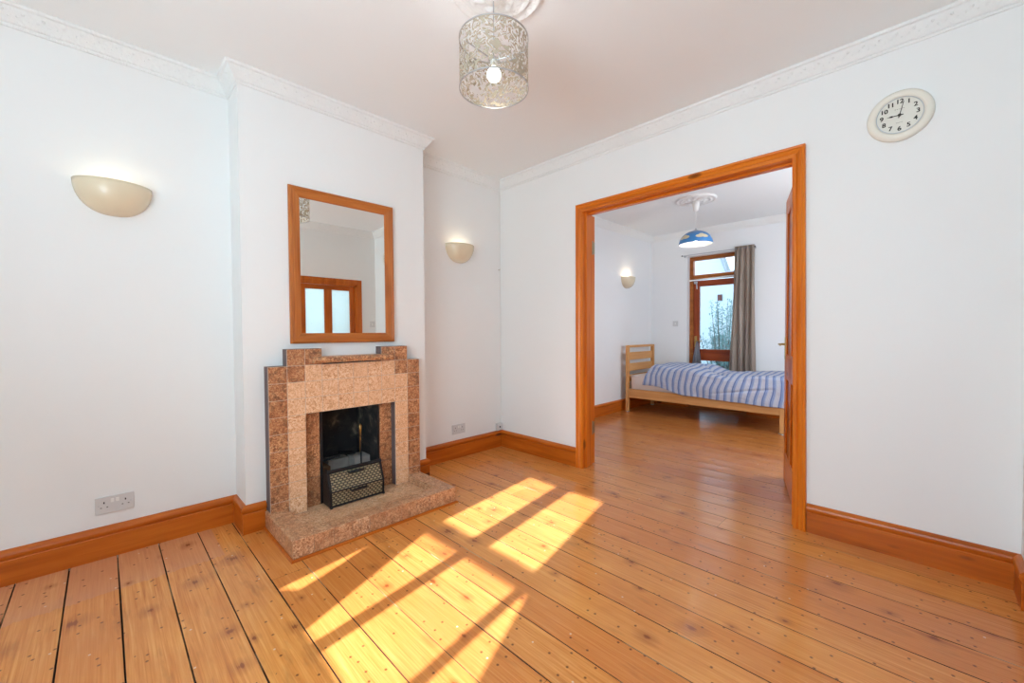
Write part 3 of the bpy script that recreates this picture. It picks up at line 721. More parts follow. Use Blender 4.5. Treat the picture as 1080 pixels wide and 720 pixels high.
# poker leaning upright, shovel lying on the bricks
pk = thing('fire_poker', 'slim poker with brass knob standing upright in the firebox', 'poker', (-2.79, 1.272, .056))
bm = bmesh.new(); tube(bm, [(-2.785, 1.275, .0565), (-2.795, 1.272, .42)], .0055, 8); link('shaft', bm, M['iron'], pk)
bm = bmesh.new(); lathe(bm, (-2.796, 1.2715, .415), [(.0, 0), (.006, 0), (.007, .03), (.010, .05), (.012, .068), (.008, .086), (0, .094)], 12); link('knob', bm, M['brass'], pk, True)
bm = bmesh.new(); tube(bm, [(-2.795, 1.272, .30), (-2.796, 1.2715, .416)], .0068, 8); link('handle_sleeve', bm, M['brass'], pk)
sh = thing('fire_shovel', 'sooty hearth shovel lying across the firebricks', 'shovel', (-2.88, 1.1, .26))
bm = bmesh.new(); tube(bm, [(-2.90, .985, .262), (-2.88, 1.16, .285)], .007, 8); link('handle', bm, M['iron'], sh)
bm = bmesh.new(); n_ = 9; top = []
for i in range(n_):
    u = i/(n_-1); row = []
    for j in range(n_):
        v = (j/(n_-1)-.5)*2; row.append(bm.verts.new((-2.875+v*.035, 1.15+u*.11, .292+.02*v*v-.012*u+.012*math.exp(-u*8))))
    top.append(row)
for i in range(n_-1):
    for j in range(n_-1): bm.faces.new((top[i][j], top[i+1][j], top[i+1][j+1], top[i][j+1]))
bmesh.ops.solidify(bm, geom=bm.faces[:], thickness=.003); link('scoop', bm, M['iron'], sh, True)

# ------------------------------------------------------------------ mirror
mr_ = thing('wall_mirror', 'large pine framed mirror hung above the tiled fireplace', 'mirror', (XB, 1.152, 1.083))
my0, my1, mz0, mz1 = .808, 1.497, 1.083, 2.048
MP = [(0, 0), (0, .020), (.006, .028), (.016, .030), (.022, .026), (.030, .027), (.052, .018), (.060, .017), (.064, .012), (.064, 0)]
cs = [(XB+.001, my0, mz0), (XB+.001, my1, mz0), (XB+.001, my1, mz1), (XB+.001, my0, mz1)]
for k in range(4):
    a, b = cs[k], cs[(k+1) % 4]; bm = bmesh.new(); sweep(bm, [a, b], (1, 0, 0), MP, pre=cs[k-1], post=cs[(k+2) % 4])
    link('frame_rail' if k % 2 == 0 else 'frame_stile', bm, M['mirror_y' if k % 2 == 0 else 'mirror_z'], mr_)
link('glass', B(XB+.002, XB+.011, my0+.05, my1-.05, mz0+.05, mz1-.05), M['mirror'], mr_)

mr_.rotation_euler = (0, -.004, MYAW)
# ------------------------------------------------------------------ wall sconces (quarter-bowl uplighters)
def make_sconce(loc, label, power=2.2):
    t = thing('wall_sconce', label, 'wall light', loc, 'ceramic half bowl wall lights')
    a_, b_, h_ = .150, .125, .160; bm = bmesh.new(); n1, n2 = 28, 12
    def sh(sc, drop):
        rows = []
        for j in range(n2+1):
            ph = PI/2*j/n2; row = []
            for i in range(n1+1):
                th = PI*i/n1; q = math.cos(ph)**.85 if j < n2 else 0
                row.append(bm.verts.new((b_*sc*math.sin(th)*q, a_*sc*math.cos(th)*q, -h_*sc*math.sin(ph) - drop)))
            rows.append(row)
        return rows
    A, Bq = sh(1, 0), sh(.955, 0)
    for S in (A, Bq):
        for j in range(n2):
            for i in range(n1): bm.faces.new((S[j][i], S[j][i+1], S[j+1][i+1], S[j+1][i]))
    for i in range(n1): bm.faces.new((A[0][i], A[0][i+1], Bq[0][i+1], Bq[0][i]))
    bmesh.ops.remove_doubles(bm, verts=bm.verts, dist=1e-5)
    for v in bm.verts: v.co += Vector(loc)
    link('bowl', bm, M['ceramic'], t, True)
    bm = bmesh.new(); box(bm, loc[0]+.001, loc[0]+.012, loc[1]-.05, loc[1]+.05, loc[2]-.10, loc[2]-.03, .003); link('back_plate', bm, M['white'], t)
    bm = bmesh.new(); tube(bm, [(loc[0]+.012, loc[1], loc[2]-.07), (loc[0]+.05, loc[1], loc[2]-.07)], .013, 12); link('bulb_holder', bm, M['white'], t)
    bm = bmesh.new(); bmesh.ops.create_uvsphere(bm, u_segments=16, v_segments=10, radius=.022)
    for v in bm.verts: v.co += Vector((loc[0]+.06, loc[1], loc[2]-.062))
    link('bulb', bm, M['bulb_w'], t, True)
    return t
s0 = make_sconce((XL, .054, 1.915), 'cream ceramic half bowl wall light on the left alcove wall above a double socket')
def lamp_in(root, off, power, col, size=.03):
    l = D.lights.new('lamp_light', 'POINT'); l.energy = power; l.color = col; l.shadow_soft_size = size
    o = D.objects.new('lamp_light', l); COL.objects.link(o); o.parent = root; o.location = off; return o
s1 = dup(s0, (XL2, 2.312, 1.938), 0, 'small cream wall light in the alcove between the chimney breast and the room corner')
s2 = dup(s0, (XBL, 5.45, 1.937), 0, 'lit wall light on the bedroom wall above the bed head')
lamp_in(s0, (.07, 0, -.01), .18, (1, .84, .62)); lamp_in(s1, (.07, 0, -.01), .25, (1, .84, .62)); lamp_in(s2, (.07, 0, -.01), .8, (1, .84, .62))

# ------------------------------------------------------------------ main pendant lamp and ceiling roses
def rose(name, cx, cy, r, label):
    bm = bmesh.new(); nr, na = 34, 120; rings = []
    def hgt(u, a):
        z = .012 + .010*math.exp(-((u-.93)/.05)**2) + .011*math.exp(-((u-.72)/.03)**2) + .018*math.exp(-(u/.18)**2)
        z += .013*max(0, math.sin(a*8+math.sin(u*20)*1.2))*math.exp(-((u-.5)/.16)**2)
        z += .005*max(0, math.cos(a*24))*math.exp(-((u-.83)/.05)**2)
        z += .011*max(0, math.cos(a*8))*math.exp(-((u-.26)/.07)**2)
        return z*(1 if u < .985 else .15)
    for i in range(1, nr+1):
        u = i/nr; rings.append([bm.verts.new((cx+r*u*math.cos(2*PI*k/na), cy+r*u*math.sin(2*PI*k/na), ZC-hgt(u, 2*PI*k/na))) for k in range(na)])
    c = bm.verts.new((cx, cy, ZC-.03))
    for k in range(na): bm.faces.new((c, rings[0][k], rings[0][(k+1) % na]))
    for i in range(nr-1):
        for k in range(na): bm.faces.new((rings[i][k], rings[i+1][k], rings[i+1][(k+1) % na], rings[i][(k+1) % na]))
    out = [bm.verts.new((v.co.x, v.co.y, ZC)) for v in rings[-1]]
    for k in range(na): bm.faces.new((rings[-1][k], out[k], out[(k+1) % na], rings[-1][(k+1) % na]))
    o = link(name, bm, M['relief'], None, True); root_at(o, (cx, cy, ZC)); tag(o, label, 'ceiling rose'); return o
PX, PY = -1.338, 1.232
rose('ceiling_rose', -1.318, 1.236, .207, 'white moulded plaster ceiling rose above the pierced drum pendant')
pd = thing('pendant_lamp', 'pierced silver metal drum pendant lamp with lit round bulb', 'pendant lamp', (PX, PY, ZC-.03))
bm = bmesh.new(); tube(bm, [(PX, PY, ZC-.028), (PX, PY, 2.33)], .0028, 8); link('cord', bm, M['chrome'], pd)
bm = bmesh.new(); lathe(bm, (PX, PY, ZC-.05), [(0, 0), (.028, 0), (.04, .012), (.042, .025)], 24); link('ceiling_cup', bm, M['white'], pd, True)
SR, SZ0, SZ1 = .150, 2.207, 2.422
bm = bmesh.new(); uvl = bm.loops.layers.uv.new('UVMap'); sg = 72
for k in range(sg):
    a0, a1 = 2*PI*k/sg, 2*PI*(k+1)/sg
    for rr in (SR,):
        vs = [bm.verts.new((PX+rr*math.cos(a), PY+rr*math.sin(a), z)) for a, z in ((a0, SZ0), (a1, SZ0), (a1, SZ1), (a0, SZ1))]
        f = bm.faces.new(vs)
        for lp, (a, z) in zip(f.loops, ((a0, SZ0), (a1, SZ0), (a1, SZ1), (a0, SZ1))): lp[uvl].uv = (a*SR, z-SZ0)
bmesh.ops.remove_doubles(bm, verts=bm.verts, dist=1e-5)
link('drum_shade', bm, M['shade'], pd, True)
bm = bmesh.new()
for z in (SZ0, SZ1-.004): lathe(bm, (PX, PY, z), [(SR-.0018, 0), (SR+.0018, 0), (SR+.0018, .004), (SR-.0018, .004)], 72, close=True)
for k in range(3):
    a = 2*PI*k/3+.5; tube(bm, [(PX+.02*math.cos(a), PY+.02*math.sin(a), 2.335), (PX+SR*math.cos(a), PY+SR*math.sin(a), 2.345)], .002, 6)
lathe(bm, (PX, PY, 2.333), [(.018, 0), (.024, 0), (.024, .004), (.018, .004)], 24, close=True)
link('shade_frame', bm, M['chrome'], pd)
bm = bmesh.new(); lathe(bm, (PX, PY, 2.28), [(0, 0), (.017, 0), (.017, .045), (.012, .06), (0, .064)], 20); link('bulb_holder', bm, M['white'], pd, True)
bm = bmesh.new(); bmesh.ops.create_uvsphere(bm, u_segments=24, v_segments=14, radius=.030)
for v in bm.verts: v.co += Vector((PX, PY, 2.272))
link('bulb', bm, M['bulb'], pd, True)
lamp_in(pd, (0, 0, -(ZC-.03)+2.272), 160.0, (.95, .96, .96))

# ------------------------------------------------------------------ wall clock
ck = thing('wall_clock', 'round ivory wall clock with dark numerals beside the doorway', 'clock', (-.094, YB, 2.212))
cc = (-.094, YB, 2.212)
bm = bmesh.new(); lathe(bm, cc, [(.0, -.001), (.120, -.001), (.124, -.010), (.122, -.020), (.112, -.030), (.098, -.033), (.090, -.029), (.086, -.020), (0, -.020)], 64, 'y'); link('rim', bm, M['clock_rim'], ck, True)
bm = bmesh.new(); lathe(bm, cc, [(0, -.0195), (.0865, -.0195), (.0865, -.0215), (0, -.0215)], 64, 'y'); link('face', bm, M['clock_face'], ck)
bm = bmesh.new(); lathe(bm, cc, [(.0840, -.022), (.0870, -.022), (.0870, -.025), (.0840, -.025)], 64, 'y', close=True); link('inner_ring', bm, M['chrome'], ck)
def text_bm(s, size, c, ang=0):
    cu = D.curves.new('t', 'FONT'); cu.body = s; cu.size = size; cu.align_x = 'CENTER'; cu.align_y = 'CENTER'; cu.extrude = .0004; cu.offset = size*.012
    o = D.objects.new('t', cu); COL.objects.link(o); dg = bpy.context.evaluated_depsgraph_get(); me = D.meshes.new_from_object(o.evaluated_get(dg))
    for v in me.vertices: v.co = Vector((c[0]+v.co.x, c[1]-v.co.z, c[2]+v.co.y))
    D.objects.remove(o, do_unlink=True); return me
bm = bmesh.new()
for h in range(1, 13):
    a = 2*PI*h/12; r = .066; 
    for dx, dy in ((-.0007, 0), (0, .0001), (.0007, .0002)): bm.from_mesh(text_bm(str(h), .029, (cc[0]+r*math.sin(a)+dx, YB-.0222-dy, cc[2]+r*math.cos(a))))
for z, w_ in ((.030, .018), (-.036, .012)):
    for k in range(5): box(bm, cc[0]-w_+k*w_*.42, cc[0]-w_+k*w_*.42+w_*.25, YB-.0219, YB-.0216, cc[2]+z, cc[2]+z+.0016)
o = link('numerals', bm, M['ink'], ck)
def hand(name, ang, ln, w_, y):
    bm = bmesh.new(); pts = [(-w_, -.014), (w_, -.014), (w_*.8, ln*.45), (w_*2.2, ln*.62), (w_*.6, ln*.82), (0, ln), (-w_*.6, ln*.82), (-w_*2.2, ln*.62), (-w_*.8, ln*.45)]
    if name == 'minute_hand': pts = [(-w_, -.014), (w_, -.014), (w_*.5, ln), (-w_*.5, ln)]
    q = [(cc[0]+x*math.cos(ang)+z*math.sin(ang), cc[2]-x*math.sin(ang)+z*math.cos(ang)) for x, z in pts]
    prism(bm, q, 'y', y, y-.0012); link(name, bm, M['ink'], ck)
hand('hour_hand', math.radians(271), .048, .0020, YB-.0235); hand('minute_hand', math.radians(13), .066, .0019, YB-.0252)
bm = bmesh.new(); lathe(bm, cc, [(0, -.023), (.0065, -.023), (.0065, -.0275), (0, -.028)], 20, 'y'); link('hub', bm, M['ink'], ck)

# ------------------------------------------------------------------ sockets and switches
def make_socket(loc, label):
    """double socket on a wall facing +x"""
    t = thing('double_socket', label, 'socket', loc, 'white double sockets'); x, y, z = loc
    bm = bmesh.new(); box(bm, x, x+.010, y-.073, y+.073, z-.043, z+.043, .0025, 2); link('plate', bm, M['plastic'], t)
    for s in (-1, 1):
        bm = bmesh.new(); cy = y+s*.040
        box(bm, x+.0098, x+.0106, cy-.0025, cy+.0025, z+.008, z+.018); box(bm, x+.0098, x+.0106, cy-.0145, cy-.0085, z-.013, z-.009); box(bm, x+.0098, x+.0106, cy+.0085, cy+.0145, z-.013, z-.009)
        link('pin_holes', bm, M['dark'], t)
        bm = bmesh.new(); cy = y+s*.0095; box(bm, x+.010, x+.0135, cy-.0065, cy+.0065, z+.010, z+.030, .001); link('switch', bm, M['white'], t)
    for s in (-1, 1):
        bm = bmesh.new(); lathe(bm, (x+.010, y+s*.0601, z), [(0, .001), (.003, .001), (.003, 0)], 10, 'x'); link('screw', bm, M['chrome'], t)
    return t
k0 = make_socket((XL, .026, .270), 'white double socket above the skirting in the left alcove')
k1 = dup(k0, (XL2, 2.292, .262), 0, 'white double socket in the alcove right of the fireplace')
t = thing('aerial_socket', 'small white surface aerial socket box in the corner above the skirting', 'socket', (XL2, 2.79, .19))
bm = bmesh.new(); box(bm, XL2, XL2+.030, 2.755, 2.825, .166, .236, .003, 2); link('box', bm, M['plastic'], t)
bm = bmesh.new(); lathe(bm, (XL2+.030, 2.79, .201), [(0, .004), (.004, .004), (.008, .003), (.009, 0)], 16, 'x'); link('port', bm, M['iron'], t)
bm = bmesh.new(); tube(bm, [(XL2+.006, YB-.008, .238), (XL2+.006, YB-.007, 1.0), (XL2+.005, YB-.007, 1.75), (XL2+.006, YB-.008, 2.54)], .0022, 6); o = link('aerial_cable', bm, M['cord']); root_at(o, (XL2+.006, YB-.008, .238)); tag(o, 'thin white cable running up the room corner from the aerial box', 'cable')
bm = bmesh.new(); tube(bm, [(XL2, YB-.03, 1.765), (XL2+.02, YB-.028, 1.765), (XL2+.026, YB-.028, 1.772)], .0025, 6); o = link('wall_hook', bm, M['hinge']); root_at(o, (XL2, YB-.03, 1.765)); tag(o, 'tiny metal hook beside the room corner above the aerial box', 'hook')
def plate(name, x0, x1, y0, y1, z0, z1, lb, cat, rk):
    t = thing(name, lb, cat, ((x0+x1)/2, (y0+y1)/2, z0)); bm = bmesh.new(); box(bm, x0, x1, y0, y1, z0, z1, .002, 2); link('plate', bm, M['plastic'], t)
    bm = bmesh.new(); box(bm, *rk, .001); link('rocker', bm, M['white'], t); return t
plate('light_switch', -2.725, -2.645, YE-.009, YE, 1.22, 1.302, 'white square light switch on the bedroom back wall beside the garden door', 'light switch', (-2.692, -2.678, YE-.013, YE-.008, 1.248, 1.275))
plate('light_switch', XR-.009, XR, 2.742, 2.814, 1.25, 1.336, 'light switch on the right wall seen only in the mirror', 'light switch', (XR-.013, XR-.008, 2.771, 2.785, 1.278, 1.306))

# ------------------------------------------------------------------ bedroom: garden door and outside
YG = 6.335
fw = .058
bm = bmesh.new()
sweep(bm, [(GX0+.001, YG, 0), (GX0+.001, YG, 2.259), (GX1-.001, YG, 2.259), (GX1-.001, YG, 0)], (0, -1, 0), [(0, -.06), (0, 0), (-.05, 0), (-.056, -.01), (-.056, -.06)])
box(bm, GX0+.03, GX1-.03, YG, YG+.05, 1.915, 1.985, .002); box(bm, GX0, GX1, YG-.02, YG+.12, -.12, .012)
struct('trim_12', bm, M['gframe_x'])
w2 = D.objects.new('window_2', None); COL.objects.link(w2); w2['kind'] = 'structure'; w2['_w'] = (0, 0, 0)
tx0, tx1, tz0, tz1 = GX0+.060, GX1-.060, 1.985, 2.205
bm = bmesh.new(); sweep(bm, [(tx0, YG-.004, tz0), (tx1, YG-.004, tz0), (tx1, YG-.004, tz1), (tx0, YG-.004, tz1)], (0, -1, 0), [(0, -.04), (0, .006), (-.030, .006), (-.036, -.004), (-.036, -.04)][::1], closed=True)
link('sash', bm, M['gframe_x'], w2)
link('pane', B(tx0+.02, tx1-.02, YG+.016, YG+.020, tz0+.02, tz1-.02), M['glass'], w2)
d5 = D.objects.new('door_5', None); COL.objects.link(d5); d5['kind'] = 'structure'; d5['_w'] = (0, 0, 0)
lx0, lx1, lz1 = GX0+.059, GX1-.059, 1.900
bm = bmesh.new()
for a, b in ((lx0, lx0+.085), (lx1-.085, lx1)): box(bm, a, b, YG+.002, YG+.045, .01, lz1, .003)
link('stile', bm, M['gdoor_z'], d5)
bm = bmesh.new()
for a, b in ((.01, .13), (.705, .875), (1.812, lz1)): box(bm, lx0+.085, lx1-.085, YG+.003, YG+.044, a, b, .003)
link('rail', bm, M['gdoor_x'], d5)
for a, b in ((.13, .705), (.875, 1.812)):
    link('glass_pane', B(lx0+.08, lx1-.08, YG+.020, YG+.024, a, b), M['glass'], d5)
bm = bmesh.new(); hx = lx0+.035; box(bm, hx-.018, hx+.018, YG-.003, YG+.003, .90, 1.07, .001); hp = link('handle_plate', bm, M['brass'], d5)
bm = bmesh.new(); tube(bm, [(hx, YG, 1.0), (hx, YG-.045, 1.0), (hx+.02, YG-.052, 1.0), (hx+.11, YG-.050, .995)], [.010, .009, .009, .006], 10); link('handle', bm, M['brass'], hp)
bm = bmesh.new(); bx = [(hx+.045, .99), (hx+.055, .99), (hx+.095, .80), (hx+.100, .70), (hx-.02, .70), (hx-.005, .80)]
nn = 14; fr, bk = [], []
for i in range(nn+1):
    u = i/nn; z = .992-.33*u; wd = .012+.055*u**.8
    fr.append([bm.verts.new((hx+.045+(q/10-.5)*2*wd, YG-.056-.012*math.cos(q*1.9)*(0.3+u), z)) for q in range(11)])
for i in range(nn):
    for q in range(10): bm.faces.new((fr[i][q], fr[i][q+1], fr[i+1][q+1], fr[i+1][q]))
bmesh.ops.solidify(bm, geom=bm.faces[:], thickness=.004)
o = link('hanging_cloth', bm, plain('pale_grey_cloth', srgb(170, 170, 180), .8, 0, .3, 30, .2), None, True); root_at(o, (hx+.045, YG-.055, .66)); tag(o, 'pale grey cloth hanging from the garden door handle', 'cloth')
bm = bmesh.new(); tube(bm, [(GX0+.004, YG-.028, 1.905), (GX1-.004, YG-.028, 1.935)], .011, 10); o = link('blind_rail', bm, M['white']); root_at(o, (GX0, YG-.028, 1.905)); tag(o, 'white roller rail across the garden door below the transom window', 'rail')
t = thing('door_chain', 'small white metal door lock at the top left corner of the garden door', 'lock', (lx0+.03, YG, 1.80))
bm = bmesh.new(); box(bm, lx0+.012, lx0+.06, YG-.022, YG+.002, 1.855, 1.89, .004); link('body', bm, M['chrome'], t)
bm = bmesh.new(); tube(bm, [(lx0+.045, YG-.014, 1.87), (lx0+.055, YG-.02, 1.83), (lx0+.056, YG-.016, 1.775)], [.007, .009, .007], 8); link('arm', bm, M['chrome'], t)

struct('baseboard_garden_door_side', B(GX0, GX0+.02, YE, YE+.06, 0, .16), M['skirt_y'])
# rod and curtain
YR = YE-.075
rd = thing('curtain_rod', 'thin grey curtain rod above the garden door', 'curtain rod', (-2.0, YE, 2.29))
bm = bmesh.new(); tube(bm, [(-2.555, YR, 2.268), (-1.60, YR, 2.268)], .006, 10); link('pole', bm, M['chrome'], rd)
for x in (-2.56, -1.59):
    bm = bmesh.new(); bmesh.ops.create_uvsphere(bm, u_segments=12, v_segments=8, radius=.010)
    for v in bm.verts: v.co += Vector((x, YR, 2.268))
    link('finial', bm, M['iron'], rd, True)
for x in (-2.545, -1.61):
    bm = bmesh.new(); tube(bm, [(x, YE, 2.268), (x, YR, 2.268)], .006, 8); lathe(bm, (x, YE-.004, 2.268), [(0, 0), (.018, 0), (.018, .004), (0, .004)], 14, 'y'); link('bracket', bm, M['chrome'], rd)
ct = thing('curtain', 'taupe satin curtain gathered at the right side of the garden door', 'curtain', (-1.70, YR, .15))
bm = bmesh.new(); nz, nx = 40, 90; g_ = []
for j in range(nz+1):
    v = j/nz; z = 2.300-2.15*v; row = []
    xa = -1.835-.075*v**.8; xb = -1.600+.040*v
    for i in range(nx+1):
        u = i/nx; ph = u*2*PI*4; x = xa+(xb-xa)*u+.008*math.sin(v*5+u*9)
        row.append(bm.verts.new((x, YR+.004+(.030+.006*v)*math.sin(ph+.5*math.sin(v*3))+.006*math.sin(ph*2.3+v*4), z+.006*math.sin(ph))))
    g_.append(row)
for j in range(nz):
    for i in range(nx): bm.faces.new((g_[j][i], g_[j][i+1], g_[j+1][i+1], g_[j+1][i]))
bmesh.ops.solidify(bm, geom=bm.faces[:], thickness=.003); link('cloth', bm, M['curtain'], ct, True)
for k in range(6):
    x = -1.82+k*.042; bm = bmesh.new(); lathe(bm, (x, YR, 2.268), [(.012, -.002), (.018, -.002), (.018, .002), (.012, .002)], 16, 'x', close=True); link('eyelet', bm, M['chrome'], ct)

# outside
struct('ground', B(-9, 6, YE+.24, 12, -.25, -.10), M['ground'])
gw = thing('garden_wall', 'pale rendered neighbouring wall outside the garden door', 'wall', (-3.2, 8.8, -.1))
bm = bmesh.new(); prism(bm, [(-7.5, -.1), (2, -.1), (2, 2.33), (-2.745, 2.33), (-2.84, 2.60), (-3.12, 3.4), (-7.5, 3.4)], 'y', 8.8, 9.0); link('render_face', bm, M['render'], gw)
bm = bmesh.new(); sweep(bm, [(-3.12, 8.78, 3.4), (-2.84, 8.78, 2.60), (-2.745, 8.78, 2.33), (2, 8.78, 2.33)], (0, -1, 0), [(0, -.24), (0, .02), (-.04, .02), (-.04, -.24)]); link('coping', bm, M['slate'], gw)
link('air_brick', B(-2.925, -2.845, 8.775, 8.81, 1.755, 1.875), M['ventm'], gw)
bs = thing('garden_shrub', 'leafy blue green shrub growing against the pale wall outside the garden door', 'shrub', (-2.60, 8.1, -.1))
bm = bmesh.new(); stems = []
for k in range(34):
    a = random.uniform(0, 2*PI); l = random.uniform(1.35, 1.75) if k % 3 == 0 else random.uniform(.95, 1.3); sx = random.uniform(-.36, .36)
    p0 = Vector((-2.60+random.uniform(-.1, .1), 8.1, -.1)); p1 = Vector((-2.60+sx*.75, 8.1+.18*math.sin(a), l*.55)); p2 = Vector((-2.60+sx*1.15, 8.1+.28*math.sin(a), l))
    stems.append((p0, p1, p2)); tube(bm, [p0, p1, p2], [.010, .006, .002], 5)
link('stems', bm, plain('brown_stem', srgb(90, 84, 70), .8), bs)
bm = bmesh.new()
for p0, p1, p2 in stems:
    for q in range(170):
        u = random.random()**.8; c = (p0*(1-u)**2+p1*2*u*(1-u)+p2*u*u)+Vector((random.gauss(0, .055), random.gauss(0, .05), random.gauss(0, .04)))*(1.4-u)
        s = random.uniform(.008, .017); d1 = Vector([random.uniform(-1, 1) for _ in range(3)]).normalized(); d2 = d1.orthogonal().normalized()
        vs = [bm.verts.new(c-d1*s*1.6), bm.verts.new(c+d2*s*.6), bm.verts.new(c+d1*s*1.6), bm.verts.new(c-d2*s*.6)]; bm.faces.new(vs)
link('leaves', bm, M['leaf'], bs)

# ------------------------------------------------------------------ bedroom pendant
QX, QY = -1.83, 4.78
rose('ceiling_rose', QX, QY, .215, 'white moulded plaster ceiling rose above the blue dome pendant in the bedroom')
bp_ = thing('pendant_lamp', 'blue dome pendant lamp with cream clouds hanging in the bedroom', 'pendant lamp', (QX, QY, ZC-.03))
bm = bmesh.new(); lathe(bm, (QX, QY, 2.50), [(0, 0), (.022, 0), (.030, .02), (.036, .07), (.036, .112)], 24); link('ceiling_cup', bm, M['white'], bp_, True)
bm = bmesh.new(); tube(bm, [(QX, QY, 2.505), (QX, QY, 2.30)], .003, 8); link('cord', bm, M['cord'], bp_)
R_, Hh, ZB = .178, .150, 2.130
bm = bmesh.new(); uvl = bm.loops.layers.uv.new('dome'); nr, na = 16, 60
prof = [(R_*math.cos(PI/2*j/nr*.94)**.9, Hh*math.sin(PI/2*j/nr*.94)/math.sin(PI/2*.94)) for j in range(nr+1)]
for j in range(nr):
    for k in range(na):
        q = [(j, k), (j, k+1), (j+1, k+1), (j+1, k)]
        vs = [bm.verts.new((QX+prof[a][0]*math.cos(2*PI*b/na), QY+prof[a][0]*math.sin(2*PI*b/na), ZB+prof[a][1])) for a, b in q]
        f = bm.faces.new(vs)
        for lp, (a, b) in zip(f.loops, q): lp[uvl].uv = (b/na, prof[a][1]/Hh)
bmesh.ops.remove_doubles(bm, verts=bm.verts, dist=1e-5); link('dome_shade', bm, M['pshade'], bp_, True)
bm = bmesh.new(); lathe(bm, (QX, QY, ZB+.001), [(p[0]*.975, p[1]*.975) for p in prof[:-1]]+[(.012, Hh*.96)], na)
for f in list(bm.faces):
    if len(f.verts) > 4: bm.faces.remove(f)
# lining has cut-outs too, kept thin and pale
link('shade_lining', bm, M['shade_in'], bp_, True)
bm = bmesh.new(); lathe(bm, (QX, QY, ZB+Hh-.004), [(0, 0), (.03, 0), (.028, .008), (.010, .020), (.006, .034), (0, .034)], 20); link('cap', bm, M['chrome'], bp_, True)
bm = bmesh.new(); bmesh.ops.create_uvsphere(bm, u_segments=16, v_segments=10, radius=.028)
for v in bm.verts: v.co += Vector((QX, QY, ZB+.055))
link('bulb', bm, M['bulb'], bp_, True)
lamp_in(bp_, (0, 0, -(ZC-.03)+ZB+.055), 6.0, (1, .93, .82))

# ------------------------------------------------------------------ bed
X0, X1, BF, BB = -2.995, -1.045, 5.28, 6.09
bd_ = thing('bed_frame', 'pale birch single bed frame with slatted headboard in the bedroom', 'bed', (-2.0, 5.7, 0))
for (x0, x1, y0, y1, z1) in ((X0, X0+.045, BF, BF+.045, .945), (X0, X0+.045, BB-.045, BB, .945), (X1-.06, X1, BF-.0, BF+.045, .345), (X1-.06, X1, BB-.045, BB, .345)):
    bm = bmesh.new(); box(bm, x0, x1, y0, y1, .008, z1, .004, 2); link('leg', bm, M['bed_z'], bd_)
    bm = bmesh.new(); lathe(bm, ((x0+x1)/2, (y0+y1)/2, 0.0005), [(0, 0), (.045 if x0 > -2 else .03, 0), (.045 if x0 > -2 else .03, .006), (.02, .009), (0, .009)], 20); link('foot_pad', bm, M['chrome'], bd_)
for z0, z1, th in ((.915, .947, .045), (.735, .845, .02), (.575, .685, .02), (.43, .525, .02)):
    bm = bmesh.new(); box(bm, X0+.006 if th < .04 else X0, X0+.006+th if th < .04 else X0+.045, BF+.045, BB-.045, z0, z1, .003); link('headboard_slat', bm, M['bed_y'], bd_)
bm = bmesh.new(); box(bm, X0+.045, X1-.06, BF+.005, BF+.035, .205, .330, .004); link('side_rail', bm, M['bed_x'], bd_)
bm = bmesh.new(); box(bm, X0+.045, X1-.06, BB-.035, BB-.005, .205, .330, .004); link('side_rail', bm, M['bed_x'], bd_)
bm = bmesh.new(); box(bm, X1-.045, X1-.015, BF+.045, BB-.045, .205, .33, .004); link('foot_rail', bm, M['bed_y'], bd_)
for k in range(12):
    x = X0+.12+k*.15; bm = bmesh.new(); box(bm, x, x+.07, BF+.035, BB-.035, .295, .313, .002); link('bed_slat', bm, M['bed_y'], bd_)
bm = bmesh.new(); box(bm, X0+.055, X1-.065, BF+.040, BB-.040, .314, .525, .03, 4); sweep(bm, [(X0+.057, BF+.042, 0), (X1-.067, BF+.042, 0), (X1-.067, BB-.042, 0), (X0+.057, BB-.042, 0)], (0, 0, 1), [(-.004, .500), (.004, .500), (.004, .508), (-.004, .508)], closed=True)
o = link('mattress', bm, M['mattress'], None, True); root_at(o, (-2, 5.7, .314)); tag(o, 'off white mattress on the birch bed frame', 'mattress')
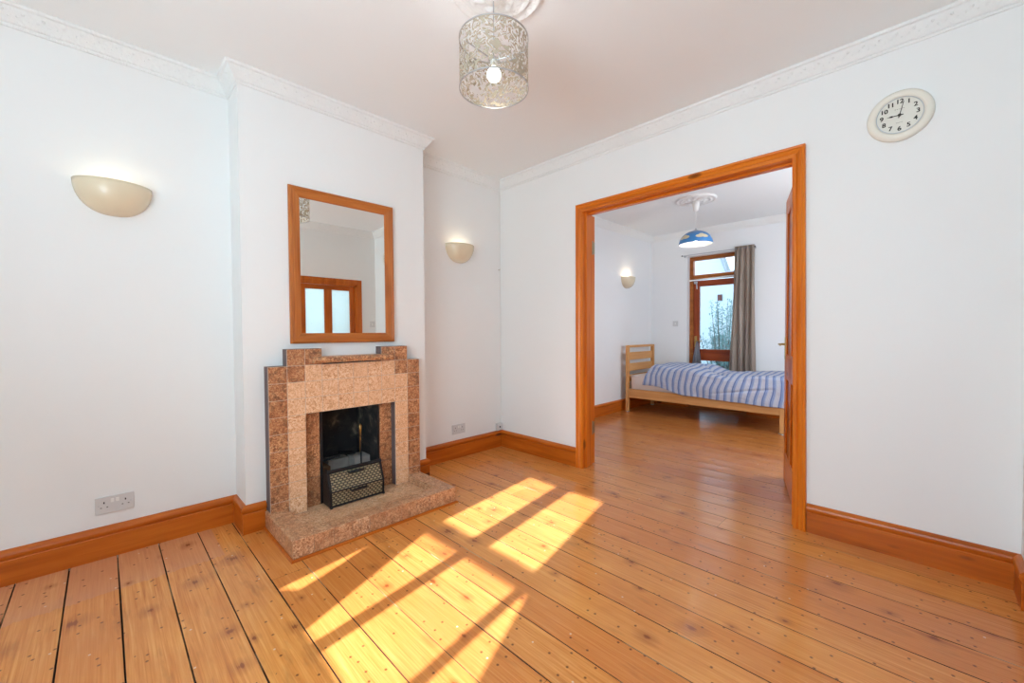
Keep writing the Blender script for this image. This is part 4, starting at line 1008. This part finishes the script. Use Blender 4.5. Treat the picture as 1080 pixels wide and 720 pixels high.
# duvet: grid draped over mattress and front side
def smooth(a, b, t): t = max(0, min(1, (t-a)/(b-a))); return t*t*(3-2*t)
bm = bmesh.new(); uvl = bm.loops.layers.uv.new('cloth'); nu, nv = 130, 90; vs = []; UV = []
def duv(i, j):
    u, v = i/nu, j/nv
    x = -2.69+u*1.635                     # along the bed
    # puffed height of the quilt
    puff = .145*smooth(-2.82, -2.64, x)*(1-smooth(-2.20, -1.86, x)) + .075*smooth(-2.2, -1.9, x)+.018*smooth(-1.6, -1.2, x)
    top = .535+puff
    hem = .405-.085*smooth(-2.55, -2.12, x)-.020*smooth(-2.1, -1.2, x)
    yf = BF-.012-.018*smooth(-2.4, -1.8, x)
    if v < .42:
        s = v/.42; z = hem+(top-.05-hem)*s; y = yf-.014*math.sin(s*PI)+.02*s
    elif v < .58:
        s = (v-.42)/.16; a = s*PI/2; z = top-.05+.05*math.sin(a); y = yf+.02+.09*(1-math.cos(a))
    else:
        s = (v-.58)/.42; y = yf+.11+(BB+.0-yf-.11)*s; z = top+.022*math.sin(s*PI)-.10*smooth(.80, 1, s)
    sh_ = .10*smooth(.2, .8, v)            # stripes lean towards the foot
    n1 = noise.noise(Vector((x*3.1, y*3.3, z*3.0)))*.022+noise.noise(Vector((x*7+y*5, y*4, z*8+3)))*.011
    # pulled diagonal creases
    d = (x+2.02)*.75+(y-5.6)*.9; cr = -.020*math.exp(-(d/.035)**2)*smooth(-2.35, -2.1, x)*(1-smooth(-1.75, -1.5, x))*(1 if v > .45 else .3)
    d2 = (z-(.37+.16*(x+1.9)))*1.0; c2 = .014*math.exp(-(d2/.012)**2)*smooth(-1.9, -1.6, x)*(1-smooth(-1.25, -1.1, x)) if v < .45 else 0
    z2 = z+(n1+cr if v > .42 else n1*.25); y2 = y+(n1*1.0+c2 if v <= .5 else 0)
    x2 = x+sh_*(1-u*.75)*1.0-.045*(1-smooth(0, .35, v))*(1-u)**3 + .012*noise.noise(Vector((x*4, v*5, 1)))
    z2 = max(z2, .545) if v > .5 else z2
    return Vector((x2, y2, z2)), (x+.016*math.sin(v*7+x*3), v)
for i in range(nu+1):
    r_, s_ = [], []
    for j in range(nv+1):
        p, q = duv(i, j); r_.append(bm.verts.new(p)); s_.append(q)
    vs.append(r_); UV.append(s_)
for i in range(nu):
    for j in range(nv):
        f = bm.faces.new((vs[i][j], vs[i+1][j], vs[i+1][j+1], vs[i][j+1]))
        for lp, (a, b) in zip(f.loops, ((i, j), (i+1, j), (i+1, j+1), (i, j+1))): lp[uvl].uv = UV[a][b]
# turn the left end down onto the mattress
end = []
for j in range(nv+1):
    p = vs[0][j].co; zt = max(min(.530, p.z), .40) if j > nv*.45 else p.z-.0
    end.append(bm.verts.new((p.x+.0, p.y+(.020 if j <= nv*.45 else 0), zt)))
for j in range(nv):
    f = bm.faces.new((vs[0][j], vs[0][j+1], end[j+1], end[j]))
    for lp in f.loops: lp[uvl].uv = (-2.69, 0)
o = link('duvet', bm, M['duvet'], None, True); sol = o.modifiers.new('thickness', 'SOLIDIFY'); sol.thickness = .006; sol.offset = -1
root_at(o, (-1.9, 5.7, .53)); tag(o, 'blue and white striped duvet spread over the single bed', 'duvet')

for o in D.objects:
    if '_w' in o: del o['_w']
